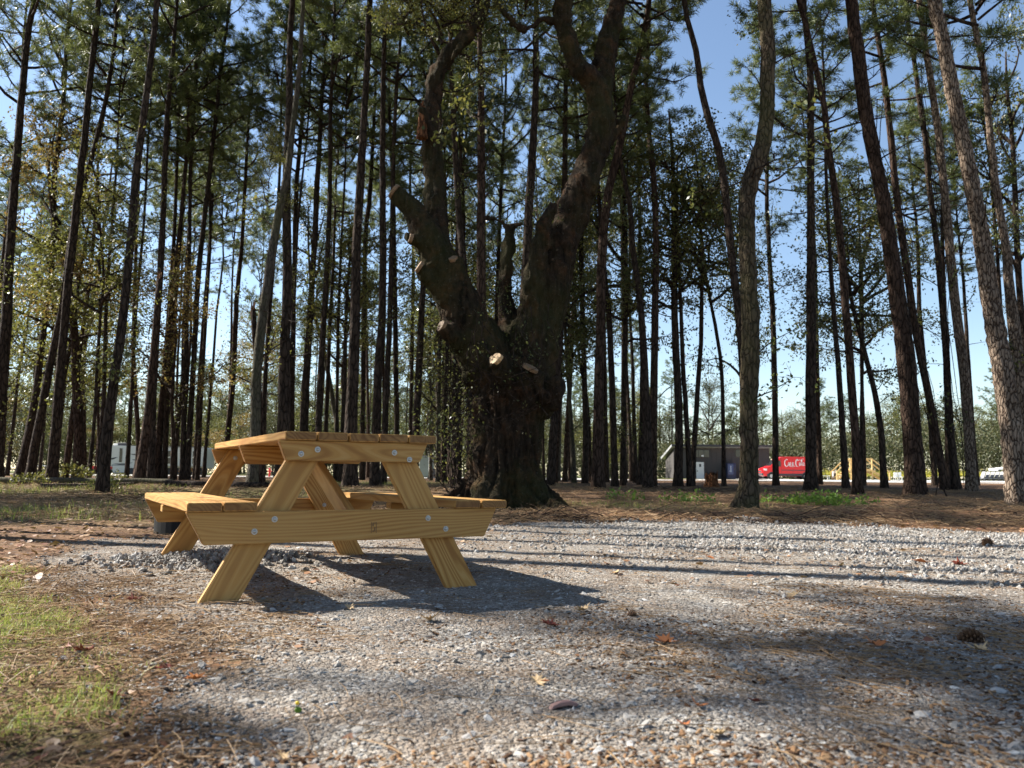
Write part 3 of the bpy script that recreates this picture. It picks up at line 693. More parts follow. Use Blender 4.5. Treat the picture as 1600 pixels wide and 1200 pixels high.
tr('pine with slight bow, second right of the big leaning pine', [(961, 759, 11), (957, 625, 10), (952, 502, 9), (945, 430, 8), (938, 340, 7)], 28, H=17, cz=10, sp=2)
tr('leafy hardwood with many thin branches left of the clearing', [(973, 760, 9), (975, 625, 8), (978, 485, 8), (978, 380, 6)], 29, 'bark', 'hard', H=11.5, cz=5.0, sp=5, leafmat='leaf')
tr('left stem of the dark pair meeting near the ground', [(1012, 759, 15), (1009, 620, 13), (1001, 485, 10), (990, 397, 9), (983, 317, 8), (968, 240, 6)], 25, H=15, cz=10.5, sp=1)
tr('right stem of the dark pair, tall with bare twigs against the sky', [(1020, 758, 13), (1022, 625, 12), (1024, 485, 11), (1025, 397, 10), (1022, 283, 9), (1015, 217, 8), (1010, 150, 7), (1011, 90, 6), (1016, 0, 5)], 26, 'bark_red', H=18.5, cz=12.5, db=9)
tr('slim trunk left of the dark pair', [(999, 758, 8), (1003, 625, 8), (1003, 500, 7), (1000, 400, 6)], 30, H=16, cz=10)
tr('dark trunk at the left corner of the grey building', [(1059, 757, 14), (1061, 680, 12), (1060, 625, 12), (1055, 520, 11), (1053, 397, 9), (1053, 300, 7)], 27, 'bark', 'hard', H=11.5, cz=6.0, sp=3, leafmat='leaf')
tr('left stem of a V-shaped pair before the building door', [(1078, 759, 9), (1074, 677, 8), (1067, 572, 7), (1064, 485, 6), (1060, 380, 5)], 27, 'bark', 'hard', H=10.5, cz=6)
tr('right stem of a V-shaped pair before the building door', [(1081, 759, 9), (1088, 642, 8), (1095, 537, 7), (1097, 432, 6), (1095, 360, 5)], 27.3, 'bark', 'hard', H=10.5, cz=6.5, db=4)
tr('thin curving trunk in front of the building right of the stump', [(1131, 757, 7), (1129, 625, 6), (1125, 555, 6), (1113, 485, 5), (1101, 425, 5), (1096, 360, 4)], 29, 'bark', 'hard', H=10.5, cz=6.5, sp=1)
tr('tall leaning tree with broken side spike passing behind the near smooth trunk', [(1172, 768, 15), (1160, 560, 12), (1151, 467, 12), (1143, 397, 12), (1133, 300, 12), (1123, 233, 11), (1107, 183, 11), (1095, 133, 10), (1087, 77, 9), (1073, 27, 8), (1066, -20, 8)], 21, 'bark', H=17, cz=14, db=6)
tr('near smooth brown trunk with a bend above and flared roots', [(1164, 799, 46), (1167, 783, 35), (1170, 760, 30), (1171, 730, 28), (1171, 625, 27), (1173, 520, 28), (1170, 440, 26), (1168, 360, 25), (1170, 295, 25), (1185, 250, 27), (1197, 200, 23), (1200, 133, 22), (1200, 83, 22), (1197, 33, 21), (1195, -20, 20)], None, 'bark_smooth', 'hard', H=17, cz=11.5, sp=10, relief=.018, sides=26, step=.12)
tr('slim dark pine standing over the front of the red van', [(1212, 753, 10), (1211, 625, 9), (1207, 485, 8), (1202, 397, 7), (1198, 300, 6), (1200, 200, 5)], 31, H=17, cz=10, sp=3, db=3)
tr('very dark straight pine with flared foot hiding the rear of the red van', [(1266, 759, 20), (1267, 735, 17), (1266, 625, 16), (1267, 485, 15), (1267, 397, 13), (1267, 233, 11), (1266, 117, 10), (1256, 17, 9)], 23, H=20, cz=13, sp=6, db=3)
tr('slim trunk close behind the very dark straight pine', [(1280, 750, 10), (1277, 625, 9), (1275, 520, 8), (1273, 400, 6)], 34, 'bark_red', H=17, cz=11)
tr('slim dark trunk left of the yellow wooden stairs', [(1322, 763, 11), (1315, 642, 9), (1307, 537, 8), (1300, 450, 7), (1297, 397, 6), (1292, 300, 5)], 25, H=15, cz=10, sp=1)
tr('tall pine with grey upper trunk in front of the yellow wooden stairs', [(1342, 775, 16), (1336, 677, 13), (1328, 555, 12), (1319, 450, 12), (1315, 397, 11), (1307, 317, 11), (1295, 233, 10), (1288, 167, 9), (1278, 117, 9), (1267, 70, 8), (1250, 5, 8)], None, 'bark_red', H=18, cz=13.5, db=5)
tr('thin dark stem just right of the grey topped pine', [(1348, 752, 6), (1346, 688, 5), (1347, 555, 5), (1348, 480, 4)], 30, kind='hard', H=8.5, cz=5)
tr('slim leaning hardwood with round leafy crown over the yellow stairs', [(1382, 755, 11), (1375, 660, 9), (1361, 590, 8), (1343, 520, 7), (1335, 490, 6)], 27, 'bark', 'hard', H=10.5, cz=5.2, sp=2, leafmat='leaf')
tr('broad dark pine leaning left, thickest of the right group', [(1430, 775, 34), (1426, 695, 28), (1414, 555, 27), (1400, 450, 24), (1390, 383, 22), (1377, 300, 21), (1363, 233, 20), (1350, 160, 20), (1340, 83, 20), (1330, 0, 18)], None, 'bark_red', H=24, cz=14.5, db=5, sides=20, step=.2, relief=.01)
tr('slim leaning trunk right of the broad dark pine', [(1461, 753, 9), (1454, 660, 8), (1445, 580, 7)], 34, H=16, cz=9.5)
tr('dark pine leaning left with its top behind the broad pine', [(1477, 755, 13), (1463, 678, 11), (1445, 590, 11), (1428, 502, 11), (1417, 420, 11), (1400, 300, 10), (1392, 217, 10), (1385, 150, 9), (1373, 67, 8), (1363, 0, 7)], 26, 'bark_red', H=20, cz=13, db=4)
tr('short dark trunk hidden between the leaning pines at right', [(1482, 754, 9), (1480, 625, 8), (1477, 520, 7)], 31, H=15, cz=10)
tr('pine with loose vine hanging along it at right', [(1494, 756, 13), (1484, 660, 11), (1477, 537, 10), (1470, 450, 10), (1465, 397, 9), (1453, 300, 8), (1445, 217, 8), (1430, 110, 7)], 26, H=18, cz=12, sp=4)
tr('dark pine with lit upper trunk left of the pale plated pine', [(1519, 769, 16), (1515, 695, 15), (1507, 590, 15), (1494, 485, 14), (1485, 397, 13), (1478, 317, 12), (1467, 217, 11), (1458, 150, 10), (1448, 83, 9), (1438, 17, 8), (1434, -20, 8)], None, 'bark_plate', H=20, cz=13.5, sp=3, db=3)
tr('thin dark trunk touching the right side of the dark lit pine', [(1527, 753, 7), (1522, 695, 6), (1518, 640, 6)], 33, H=14, cz=9)
tr('nearest pale pine with plated bark at the right edge', [(1588, 787, 30), (1582, 695, 31), (1568, 590, 30), (1550, 485, 27), (1536, 390, 24), (1520, 300, 22), (1500, 200, 21), (1483, 117, 20), (1470, 50, 19), (1458, -10, 19)], None, 'bark_plate', H=24, cz=15.5, db=4, sides=32, step=.09, relief=.02)
tr('plated pine close behind the nearest pale pine', [(1622, 762, 22), (1604, 660, 20), (1592, 590, 20), (1583, 500, 17), (1575, 432, 14), (1571, 380, 12), (1557, 300, 11), (1548, 217, 10), (1535, 100, 9), (1515, 0, 8)], 22, 'bark_plate', H=19, cz=10.5, sp=5)
tr('thin dark stem between the two plated pines', [(1590, 752, 7), (1568, 537, 6), (1557, 380, 5), (1548, 280, 4)], 30, H=14, cz=8.5, sp=3)
tr('dark slim trunk at the right edge above the plated pines', [(1612, 752, 11), (1600, 560, 10), (1590, 400, 9), (1586, 300, 8), (1580, 200, 6)], 29, kind='hard', H=14, cz=7.5, sp=4, leafmat='leaf')
for i, (label, pts, D, mat, kind, H, cz, sp_, db, k) in enumerate(T):
    if D is None: D = dist_from_base(pts[0][0], pts[0][1])
    W = []; rad = []
    for px, py, wd in pts:
        p = atY(px, py, D); W.append(p); rad.append(wd/2*(p.y*cp+(p.z-CAMH)*sp)/F)
    nm = 'pine_tree' if kind == 'pine' else 'hardwood_tree'
    if k.get('nocrown'): nm = 'broken_tree'
    Hs = H*(1.0)
    o = make_tree(nm, label, 'tree', W, rad, mat, kind, None if k.get('nocrown') else max(Hs, W[-1].z+3), cz, seed=i+1, sprigs=sp_, deadb=db, leafmat=k.get('leafmat'),
              nocrown=k.get('nocrown', False), relief=k.get('relief', 0), sides=k.get('sides', 12), step=k.get('step', .6), group=None)
    o['label'] = label
    if label.startswith('thick dark straight pine'):
        inst('crown', HARD[2], o, atY(418, 330, D-1)-o.location, sc_=(.30, .30, .34), mat='leaf_yellow')
    if 'vine' in label or 'broad dark pine' in label:
        rv = random.Random(i); va = Acc(); z0 = 9.0
        for q in range(3):
            pts_ = [Vector(W[j])-o.location+Vector((rad[j]*(1.3+1.2*math.sin(j*1.7+q)), -rad[j]*1.1, 0)) for j in range(min(len(W), 8))]
            cmv = [c[1] for c in catmull(pts_, .8)]; va.tube([p+Vector((rv.uniform(-.05, .05), 0, 0)) for p in cmv], [.012]*len(cmv), 4, 0, 1)
        link('vine', va.mesh('vine', [M['bark']]), o)['kind'] = 'stuff'
    if k.get('nocrown'):   # splintered top
        tp = W[-1]-o.location; r0 = rad[-1]; b = MB()
        for q in range(7):
            a = q*.9; b.bar((math.cos(a)*r0*.6, math.sin(a)*r0*.6, -.1), (math.cos(a)*r0*.75, math.sin(a)*r0*.75, .12+.3*random.random()), r0*.35, 4, .004)
        link_o = b.build('splinter', M['rot'], o, tp)

# out-of-frame neighbours on the sun side whose trunks throw the bands across the pad
def simple_tree(x, y, H, cz, r0, label, group, kind='pine', seed=0, lean=(0, 0), leafmat=None, cs=1.0, sp_=0, cat='tree', mat='bark', nm=None, db=0):
    bz = gz(x, y); n = 6; rs = random.Random(seed*7+1); W = []; rad = []
    wob = [(rs.uniform(-.18, .18), rs.uniform(-.18, .18)) for _ in range(n+1)]
    for i in range(n+1):
        t = i/n; W.append((x+lean[0]*t*H+wob[i][0]*t, y+lean[1]*t*H+wob[i][1]*t, bz+t*(H-.3))); rad.append(r0*(1-.75*t**1.2))
    nm = nm or ('pine_tree' if kind == 'pine' else 'hardwood_tree')
    return make_tree(nm, label, cat, W, rad, mat, kind, H, cz, cs, leafmat, group, sides=8, seed=seed, sprigs=sp_, deadb=db, step=2.0, lean_keep=.9)
OUT = [(-8.4, 5.25, 'pine', .16, 22, 15.5), (-9.2, 5.85, 'pine', .11, 21, 15.5), (-8.6, 6.9, 'pine', .10, 21, 15.5), (-9.8, 8.1, 'pine', .15, 22, 16), (-11.0, 9.2, 'pine', .12, 21, 15.5), 
       (-12.2, 10.4, 'pine', .14, 22, 15.5), (-21, 12.0, 'pine', .18, 22, 14), (-24, 9.5, 'pine', .17, 22, 17), (-15.5, 14.2, 'hard', .14, 13, 6), (-21, 15.5, 'pine', .17, 21, 12), (-19, 12.0, 'hard', .12, 12, 5.5),
       (-17.5, 17, 'pine', .15, 21, 12.5), (-14, 13.6, 'pine', .15, 20, 12.5), (-13, 7.6, 'hard', .07, 6.0, 2.8), (-12.2, 9.4, 'hard', .06, 5.5, 2.4), (-10.4, 8.0, 'hard', .05, 4.2, 1.8), (-16, 11.5, 'hard', .07, 8, 4)]
for i, (x, c_, kd, r0, H, cz) in enumerate(OUT):
    y = c_+.364*(-x)
    simple_tree(x, y, H, cz, r0, 'tree standing left of the table beyond the picture edge', 'trees standing left of the table beyond the picture edge', kd, seed=100+i, leafmat=None if kd == 'pine' else 'leaf', cs=1.35 if c_ < 0 else 1.0)

sp_t = simple_tree(-10.5, 3.6, 15.5, 13, .22, 'unseen spreading tree left of the camera, extra crowns added to dapple the pad', None, 'hard', seed=160, leafmat='leaf')  # unseen tree; the extra crowns below are added to dapple the pad with shade
inst('crown', PINE[1], sp_t, (-.2, 2.8, 9.9), rz=1.0, sc_=(.8, .8, .38), mat='needle'); inst('crown', PINE[3], sp_t, (1.2, 3.4, 10.8), rz=2.0, sc_=(.85, .85, .42), mat='needle')
inst('crown', HARD[4], sp_t, (.3, 3.1, 9.5), rz=2.0, sc_=(.85, .85, .42), mat='leaf'); inst('crown', PINE[5], sp_t, (2.6, 3.6, 11.0), rz=3.0, sc_=(.8, .8, .36), mat='needle')
inst('crown', PINE[2], sp_t, (.3, 4.1, 10.7), rz=1.7, sc_=(.5, .5, .26), mat='needle'); inst('crown', PINE[0], sp_t, (-.4, 3.4, 10.7), rz=.7, sc_=(.55, .55, .3), mat='needle'); inst('crown', HARD[0], sp_t, (.9, 3.1, 9.9), rz=.2, sc_=(.75, .75, .4), mat='leaf')
inst('branch', DEADB[1], sp_t, (0, 0, 9.5), sc_=(2.8, 1.6, 1.6), rot=(0, -.35, 1.45))
# the wood behind: far trunks too alike to tell apart share a label and a group by where they stand
def px_of(x, y): return 800+F*x/(y*cp)
def sector(px):
    if px < 330: return ('tree deep in the wood around the white camper', 'trees deep in the wood around the camper')
    if px < 720: return ('tree deep in the wood behind the picnic table', 'trees deep in the wood behind the table')
    if px < 1030: return ('tree deep in the wood right of the oak', 'trees deep in the wood right of the oak')
    return ('tree scattered near the red van and stairs', 'scattered trees around the van and stairs')
rs = random.Random(5); placed = []
def free(px, y, lo): return all(abs(px-a) > lo or abs(y-b) > 6 for a, b in placed)
n_f = 0
for tries in range(4000):
    if n_f >= 104: break
    px = rs.uniform(-60, 1010) if rs.random() < .955 else rs.uniform(1010, 1660)
    y = rs.uniform(28, 56) if rs.random() < .62 else rs.uniform(77, 112)
    if y > 57 and (88 < y < 112) and px < 345: y = rs.uniform(104, 122)
    if y > 57 and px > 1010: continue
    if not free(px, y, 5.0): continue
    placed.append((px, y)); n_f += 1
    x = (px-800)/F*y; lb, gp = sector(px); hard = rs.random() < .32
    if px > 1010: hard = True
    if hard:
        H = rs.uniform(8, 14); simple_tree(x, y, H, H*rs.uniform(.3, .5), rs.uniform(.05, .11), lb.replace('tree', 'leafy hardwood', 1), gp, 'hard', seed=200+tries, lean=(rs.uniform(-.06, .06), rs.uniform(-.05, .05)),
                    leafmat=rs.choice(['leaf', 'leaf', 'leaf', 'leaf_yellow', 'leaf_yellow', 'leaf_rust'] if px < 400 else ['leaf', 'leaf', 'leaf', 'leaf_yellow']), cs=rs.uniform(.85, 1.3), mat=rs.choice(['bark', 'bark_grey', 'bark_red']), sp_=1)
    else:
        H = rs.uniform(16, 22); simple_tree(x, y, H, H*rs.uniform(.52, .68), rs.uniform(.07, .125), lb.replace('tree', 'slim pine', 1), gp, 'pine', seed=200+tries, lean=(-(px-800)/800*.02+rs.uniform(-.03, .03), rs.uniform(-.03, .03)), cs=rs.uniform(.8, 1.2), mat=rs.choice(['bark', 'bark', 'bark_red']), db=1)
for i in range(46):
    px = -60+i*23+rs.uniform(-10, 10); y = rs.uniform(80, 112); x = (px-800)/F*y
    if px < 345: y = rs.uniform(102, 114); x = (px-800)/F*y
    H = rs.uniform(5, 9.5); lb, gp = sector(px)
    simple_tree(x, y, H, H*.15, .06, lb.replace('tree', 'bushy young tree', 1), gp, 'hard', seed=800+i, leafmat=rs.choice(['leaf', 'leaf_yellow', 'leaf_far', 'leaf_rust'] if px < 400 else ['leaf', 'leaf_far', 'leaf_yellow']), cs=rs.uniform(1.1, 1.6), mat='bark_grey')
# far treeline beyond the clearing
for i in range(120):
    px = -120+i*(1860/120)+rs.uniform(-12, 12); y = rs.uniform(128, 165); x = (px-800)/F*y
    pine = rs.random() < .4; H = rs.uniform(11, 17) if px > 900 else rs.uniform(13, 20)
    if 1060 < px < 1400: H *= .86
    simple_tree(x, y, H, H*rs.uniform(.10, .3) if not pine else H*.45, rs.uniform(.12, .2), 'far %s in the treeline past the clearing' % ('pine' if pine else 'leafy tree'),
                'far trees in the treeline beyond the clearing', 'pine' if pine else 'hard', seed=500+i, leafmat=rs.choice(['leaf_far', 'leaf_far', 'leaf_far', 'leaf_yellow', 'leaf']) if not pine else None, cs=rs.uniform(1.7, 2.4) if not pine else 1.4, mat='bark_grey')
def ordinal(n):
    return '%d%s' % (n, 'th' if 10 <= n % 100 <= 20 else {1: 'st', 2: 'nd', 3: 'rd'}.get(n % 10, 'th'))
fam = {}
for o in col.objects:
    gname = o.get('group')
    if gname and (gname.startswith('trees deep') or gname.startswith('scattered trees') or gname.startswith('far trees')): fam.setdefault((gname, o['label']), []).append(o)
for (gname, lb), obs in fam.items():
    obs.sort(key=lambda q: q.location.x/q.location.y)
    if len(obs) > 1:
        for k, q in enumerate(obs):
            pos = 'leftmost' if k == 0 else 'rightmost' if k == len(obs)-1 else ordinal(k+1)+' from the left'
            q['label'] = lb+', '+pos
# ------------------------------------------------------------------ the old oak
OD = 13.4
ob = atz(790, 796, .05); ob = Vector((ob.x, OD, 0)); ob.z = gz(ob.x, ob.y)
oak = thing('oak_tree', ob, 'huge old oak with sawn-off limbs and mossy bark behind the picnic table', 'tree')
def OP(px, py, dY=0.0): return atY(px, py, OD+dY)-ob
def OR(w_): return w_/2*(OD+.3)/F
OAKPOLY = [  # list of (px,py,width,dY)
 [(790, 810, 150, 0), (790, 770, 118, 0), (790, 720, 110, 0), (792, 660, 108, 0), (794, 610, 104, 0), (795, 565, 94, 0)],
 [(775, 600, 80, 0), (752, 545, 78, -.1), (722, 480, 66, -.2), (695, 425, 60, -.25), (668, 370, 48, -.3), (640, 325, 34, -.35), (616, 300, 27, -.4)],
 [(690, 425, 46, -.2), (684, 370, 40, -.1), (680, 320, 35, 0), (678, 270, 33, .1), (672, 215, 31, .15), (676, 150, 29, .2), (688, 105, 28, .2), (715, 70, 25, .2), (744, 38, 23, .2), (757, 0, 21, .3), (765, -70, 18, .5), (740, -160, 14, .8)],
 [(672, 225, 22, 0), (665, 190, 18, -.15), (660, 170, 13, -.2)],
 [(672, 400, 24, -.3), (655, 380, 17, -.5), (641, 372, 15, -.6)],
 [(700, 470, 34, -.3), (672, 440, 25, -.4), (655, 418, 20, -.5)],
 [(735, 545, 44, -.2), (708, 525, 28, -.4), (690, 511, 19, -.5)],
 [(722, 440, 22, -.4), (708, 405, 15, -.5)],
 [(800, 570, 60, .2), (795, 510, 38, .2), (789, 460, 26, .2), (791, 410, 21, .2), (797, 370, 17, .2), (800, 350, 13, .2)],
 [(798, 362, 13, .2), (785, 346, 12, .2), (765, 340, 11, .3), (754, 343, 8, .3)],
 [(798, 360, 11, .2), (815, 350, 9, .1), (822, 353, 7, 0)],
 [(820, 560, 60, 0), (826, 500, 44, -.1), (832, 450, 36, -.2), (843, 395, 28, -.25), (852, 350, 26, -.3), (868, 318, 20, -.3)],
 [(825, 600, 72, .1), (836, 540, 72, .15), (852, 475, 66, .2), (871, 405, 60, .2), (890, 345, 54, .2), (912, 288, 50, .25), (930, 240, 46, .3), (940, 200, 42, .3), (938, 160, 42, .3), (930, 130, 36, .3), (908, 108, 32, .2), (890, 75, 30, .2), (880, 35, 30, .2), (882, 0, 29, .2), (893, -70, 25, .1), (880, -150, 20, 0)],
 [(938, 165, 36, .35), (944, 110, 37, .5), (952, 50, 33, .6), (964, 5, 31, .7), (985, -70, 27, .9), (1010, -170, 20, 1.2)],
 [(925, 260, 30, .3), (948, 228, 20, .4), (964, 206, 15, .5), (975, 180, 11, .6)],
 [(800, 625, 40, -.35), (786, 590, 27, -.62), (774, 562, 23, -.86)],
 [(815, 640, 50, -.3), (826, 605, 44, -.5), (832, 578, 34, -.62)],
 [(835, 640, 44, -.1), (852, 620, 36, -.3), (862, 612, 30, -.4)],
 [(875, 38, 12, .2), (848, 30, 9, .1), (820, 48, 9, .1), (792, 25, 8, 0), (776, 2, 7, 0), (770, -30, 6, 0)],
 [(740, 50, 14, .2), (718, 72, 10, -.1), (705, 92, 7, -.2)],
]
def flare_root(ang, L, w_):
    return ang, L, w_
a = Acc()
bmk = bmesh.new()
for pi, poly in enumerate(OAKPOLY):
    pts = [OP(x, y, d) for x, y, w_, d in poly]; rads = [OR(w_) for *_, w_, d in [(x, y, w_, d) for x, y, w_, d in poly]]
    if pi == 0: pts[0].z -= .25
    cm = catmull(pts, .16); t = [c[0] for c in cm]; P = [c[1] for c in cm]; r = np.interp(t, np.arange(len(rads)), rads)
    V, Fq = tube_arrays(P, r, 18, pi, .03, True)
    # base cap
    c = len(V); V = np.vstack([V, V[:18].mean(0)[None]]); k = np.arange(18)
    Fq = np.vstack([Fq, np.stack([np.full(18, c), (k+1) % 18, k, np.full(18, c)], -1)])
    a.add(V, Fq)
for k in range(11):   # buttress roots
    an = k*6.283/11+.2*math.sin(k*3); L = .95+.35*math.sin(k*2.3); d = Vector((math.cos(an), math.sin(an), 0)); 
    pts = [d*.25+Vector((0, 0, .95+.2*math.sin(k))), d*.52+Vector((0, 0, .40)), d*.74+Vector((0, 0, .12)), d*L+Vector((.1*math.sin(k*5), 0, -.03)), d*(L+.35)+Vector((.15*math.sin(k*5), 0, -.14))]
    cm = catmull(pts, .1); P = [c[1] for c in cm]; r = np.interp([c[0] for c in cm], range(5), [.20, .19, .16, .10, .05])
    V, Fq = tube_arrays(P, r, 12, 50+k, .03, True); c = len(V); V = np.vstack([V, V[:12].mean(0)[None]]); kk = np.arange(12)
    Fq = np.vstack([Fq, np.stack([np.full(12, c), (kk+1) % 12, kk, np.full(12, c)], -1)]); a.add(V, Fq)
for (px, py, rr, dy) in [(866, 606, .19, -.4), (860, 622, .17, -.45), (925, 235, .20, .25), (912, 290, .24, .1), (735, 590, .16, -.1), (800, 700, .5, .05), (770, 640, .36, -.1), (690, 400, .22, -.2), (937, 190, .21, .3), (640, 373, .10, -.6), (712, 412, .12, -.45)]:
    b = bmesh.new(); bmesh.ops.create_icosphere(b, subdivisions=3, radius=rr, matrix=Matrix.Translation(OP(px, py, dy)))
    V = np.array([tuple(v.co) for v in b.verts]); Fq = np.array([[v.index for v in f.verts]+[f.verts[0].index] for f in b.faces]); Fq = Fq[:, [0, 1, 2, 0]]; b.free(); a.add(V, Fq)
tmp = link('trunk', a.mesh('trunk', [M['bark_oak']]))
md = tmp.modifiers.new('r', 'REMESH'); md.mode = 'VOXEL'; md.voxel_size = .036
ms = tmp.modifiers.new('s', 'SMOOTH'); ms.iterations = 6; ms.factor = .5
dg = bpy.context.evaluated_depsgraph_get(); me = bpy.data.meshes.new_from_object(tmp.evaluated_get(dg)); me.name = 'trunk'
nv = len(me.vertices); co = np.empty(nv*3, np.float32); me.vertices.foreach_get('co', co); co = co.reshape(-1, 3)
no = np.empty(nv*3, np.float32); me.vertices.foreach_get('normal', no); no = no.reshape(-1, 3)
an = np.arctan2(co[:, 1], co[:, 0]); lowz = 1-ss(1.6, 2.6, co[:, 2])
ridge = (np.abs(vnoise(an*4+.3*co[:, 2], co[:, 2]*.5, 2.2, 3)-.5)*2)**.7
h3 = vnoise(co[:, 0]*1+co[:, 1]*.7, co[:, 2]*.45-co[:, 1]*.2, 13, 4)+.6*vnoise(co[:, 0]*1.2-co[:, 1], co[:, 2]*.7, 26, 6)
big = vnoise(co[:, 0]+co[:, 1], co[:, 2], 2.6, 8)-.5
disp = lowz*(ridge-.5)*.13+(h3-.8)*.055+big*.07+.03*(vnoise(co[:, 0]*2+co[:, 1], co[:, 2]*1.6, 9, 12)-.5)
co = co+no*disp[:, None]; me.vertices.foreach_set('co', co.ravel()); me.update()
for p in me.polygons: p.use_smooth = True
bpy.data.objects.remove(tmp)
if not len(me.materials): me.materials.append(M['bark_oak'])
link('trunk', me, oak)
def cut_face(px, py, dY, r_, nrm, name='sawn_face', sx=1.0, mat='cut_old'):
    b = MB(); n = Vector(nrm).normalized(); b.bar((0, 0, -.07), (0, 0, -.012), r_, 18, r_*.96)
    for v in b.bm.verts:
        v.co.x *= 1+.10*math.sin(3*math.atan2(v.co.y, v.co.x)); v.co.y *= sx
    b.bevel(.004)
    o = b.build(name, M[mat], oak, OP(px, py, dY)); o.rotation_euler = n.to_track_quat('Z', 'Y').to_euler(); return o
cut_face(772, 559, -.93, .125, (-.62, -.62, .48), sx=.85, mat='cut')
cut_face(831, 572, -.72, .17, (.45, -.25, .8), sx=.8)
cut_face(613, 297, -.43, .15, (-.80, -.12, .58), sx=.9)
cut_face(638, 371, -.68, .075, (-.85, -.35, .2)); cut_face(652, 415, -.58, .10, (-.8, -.3, .5)); cut_face(687, 508, -.57, .10, (-.75, -.5, .35)); cut_face(707, 401, -.56, .08, (-.2, -.6, .8))
b = MB(); q0 = OP(660, 168, -.2)
for k in range(6): b.bar(q0+Vector((.05*math.cos(k), .05*math.sin(k), -.55)), q0+Vector((.035*math.cos(k), .035*math.sin(k), .02+.04*(k % 3))), .05, 5, .012)
b.build('broken_stub', M['rot'], oak)
# its foliage: sprays on the upper limbs, crown above the picture
oakc = [hard_crown(61, 4.2, 2.0, 15, 60, .075, clump=.30), hard_crown(62, 4.5, 2.4, 15, 50, .075, clump=.34), hard_crown(63, 6.5, 4.2, 22, 110, .09, clump=.5)]
for (px, py, dy, k, s_, mt) in [(742, 60, .3, 0, .62, 'leaf_yellow'), (690, 100, .6, 1, .62, 'leaf_yellow'), (640, 60, 1.2, 0, .6, 'leaf_yellow'), (820, 30, .5, 1, .5, 'leaf'), (765, -90, .5, 0, 1.0, 'leaf'), (985, -90, .9, 1, .8, 'leaf'),
                                (700, 20, 1.4, 1, .8, 'leaf_yellow'), (880, -190, 0, 2, 1.0, 'leaf'), (740, -230, .8, 2, .9, 'leaf'), (1010, -210, 1.2, 2, .9, 'leaf')]:
    inst('crown', oakc[k], oak, OP(px, py, dy), rz=px*.37, sc_=s_, mat=mt)
for (px, py, dy, s_) in [(668, 230, .2, 1.0), (755, 170, .3, 1.1), (850, 560, -.4, .6), (800, 480, -.2, .5), (950, 150, .2, .9), (930, 90, .2, .9), (700, 300, 0, .5), (880, 330, -.2, .6), (690, 140, .2, 1.0)]:
    inst('branch', SPRIG[int(px) % 5], oak, OP(px, py, dy), sc_=s_, rot=(0, .3, px*.61), mat='leaf_yellow' if px < 800 else 'leaf')
# ivy, hanging vines and twigs around the trunk
r_ = np.random.default_rng(77); va = Acc(); LC = []
for k in range(48):
    px = r_.uniform(690, 860) if k < 18 else r_.uniform(655, 760); y0 = r_.uniform(470, 600); y1 = y0+r_.uniform(60, 190); dy = -.75-r_.uniform(0, .25) if px > 735 else r_.uniform(-.6, .2)
    pts = [OP(px+r_.normal()*5*s, y0+(y1-y0)*s/6, dy) for s in range(7)]
    va.tube(pts, [.007]*7, 3, 1, 1)
    for p in pts[1:]:
        if r_.random() < (.14 if px > 735 else .42): LC.append(np.array(tuple(p))+r_.standard_normal((int(r_.uniform(3, 11)), 3))*.09)
for k in range(16):
    an = r_.uniform(2.6, 4.4); p = Vector((-.95+.2*r_.random(), -.2+.6*r_.random(), .1+.3*r_.random())); q = p+Vector((r_.uniform(-.7, .2), r_.uniform(-.4, .2), r_.uniform(.5, 1.5)))
    va.tube([p, (p+q)/2+Vector((-.12, 0, .08)), q], [.012, .009, .004], 3, 1, 1); LC.append(np.array(tuple(q))+r_.standard_normal((22, 3))*.18)
va.add(*leaves_quads(np.vstack(LC), .055, r_), 0)
o = link('ivy', va.mesh('ivy', [M['leaf'], M['bark']]), oak); o['kind'] = 'stuff'

# ------------------------------------------------------------------ things around the clearing
M['white_paint'] = plain('white_paint', (.74, .74, .72), .5, .4, var=.05)
M['dark_glass'] = plain('dark_glass', (.015, .018, .022), .08, .6)
M['rubber'] = plain('tyre_rubber', (.02, .02, .02), .8, .3)
M['grey_siding'] = plain('grey_siding', (.068, .062, .06), .8, .2, var=.1)
M['roof_metal'] = plain('roof_metal', (.42, .43, .44), .4, .4, .3)
M['red_paint'] = plain('red_paint', (.60, .008, .012), .3, .5, var=.05)
M['camper_white'] = plain('camper_white', (.62, .61, .57), .35, .4, var=.05)
M['camper_grey'] = plain('camper_grey', (.20, .20, .20), .4, .4)
M['lumber'] = plain('new_lumber', (.62, .42, .18), .7, .2)
M['charcoal'] = plain('charcoal_plastic', (.05, .05, .055), .6, .3)
M['blue_machine'] = plain('dark_blue_panel', (.012, .02, .06), .4, .4)
M['shed_green'] = plain('grey_green_panel', (.16, .19, .17), .6, .3)

# fire ring
c_ = atz(299, 834); fz = gz(c_.x, c_.y)
ring = thing('fire_ring', (c_.x, c_.y+.28, fz), 'low black metal fire ring behind the left bench', 'fire ring')
b = MB(); n = 40; ro, ri, hh = .43, .415, .27
vo = []
for k in range(n):
    an = k*2*math.pi/n; vo.append([b.bm.verts.new((math.cos(an)*r, math.sin(an)*r, z)) for r, z in ((ro, -.05), (ro, hh), (ro+.012, hh+.004), (ri, hh+.006), (ri, -.05))])
for k in range(n):
    A_, B_ = vo[k], vo[(k+1) % n]
    for j in range(4): b.bm.faces.new([A_[j], B_[j], B_[j+1], A_[j+1]])
b.build('ring', M['black_iron'], ring)
b = MB(); b.box(-.44, -.05, hh+.02, .13, .26, .012); b.bar((-.40, -.17, hh+.02), (-.40, .10, hh+.02), .008, 6); b.build('grate_flap', M['black_iron'], ring)
b = MB(); 
for k in range(9): b.bar((-.3+k*.07, -.28, hh-.02), (-.3+k*.07, .28, hh-.02), .006, 5)
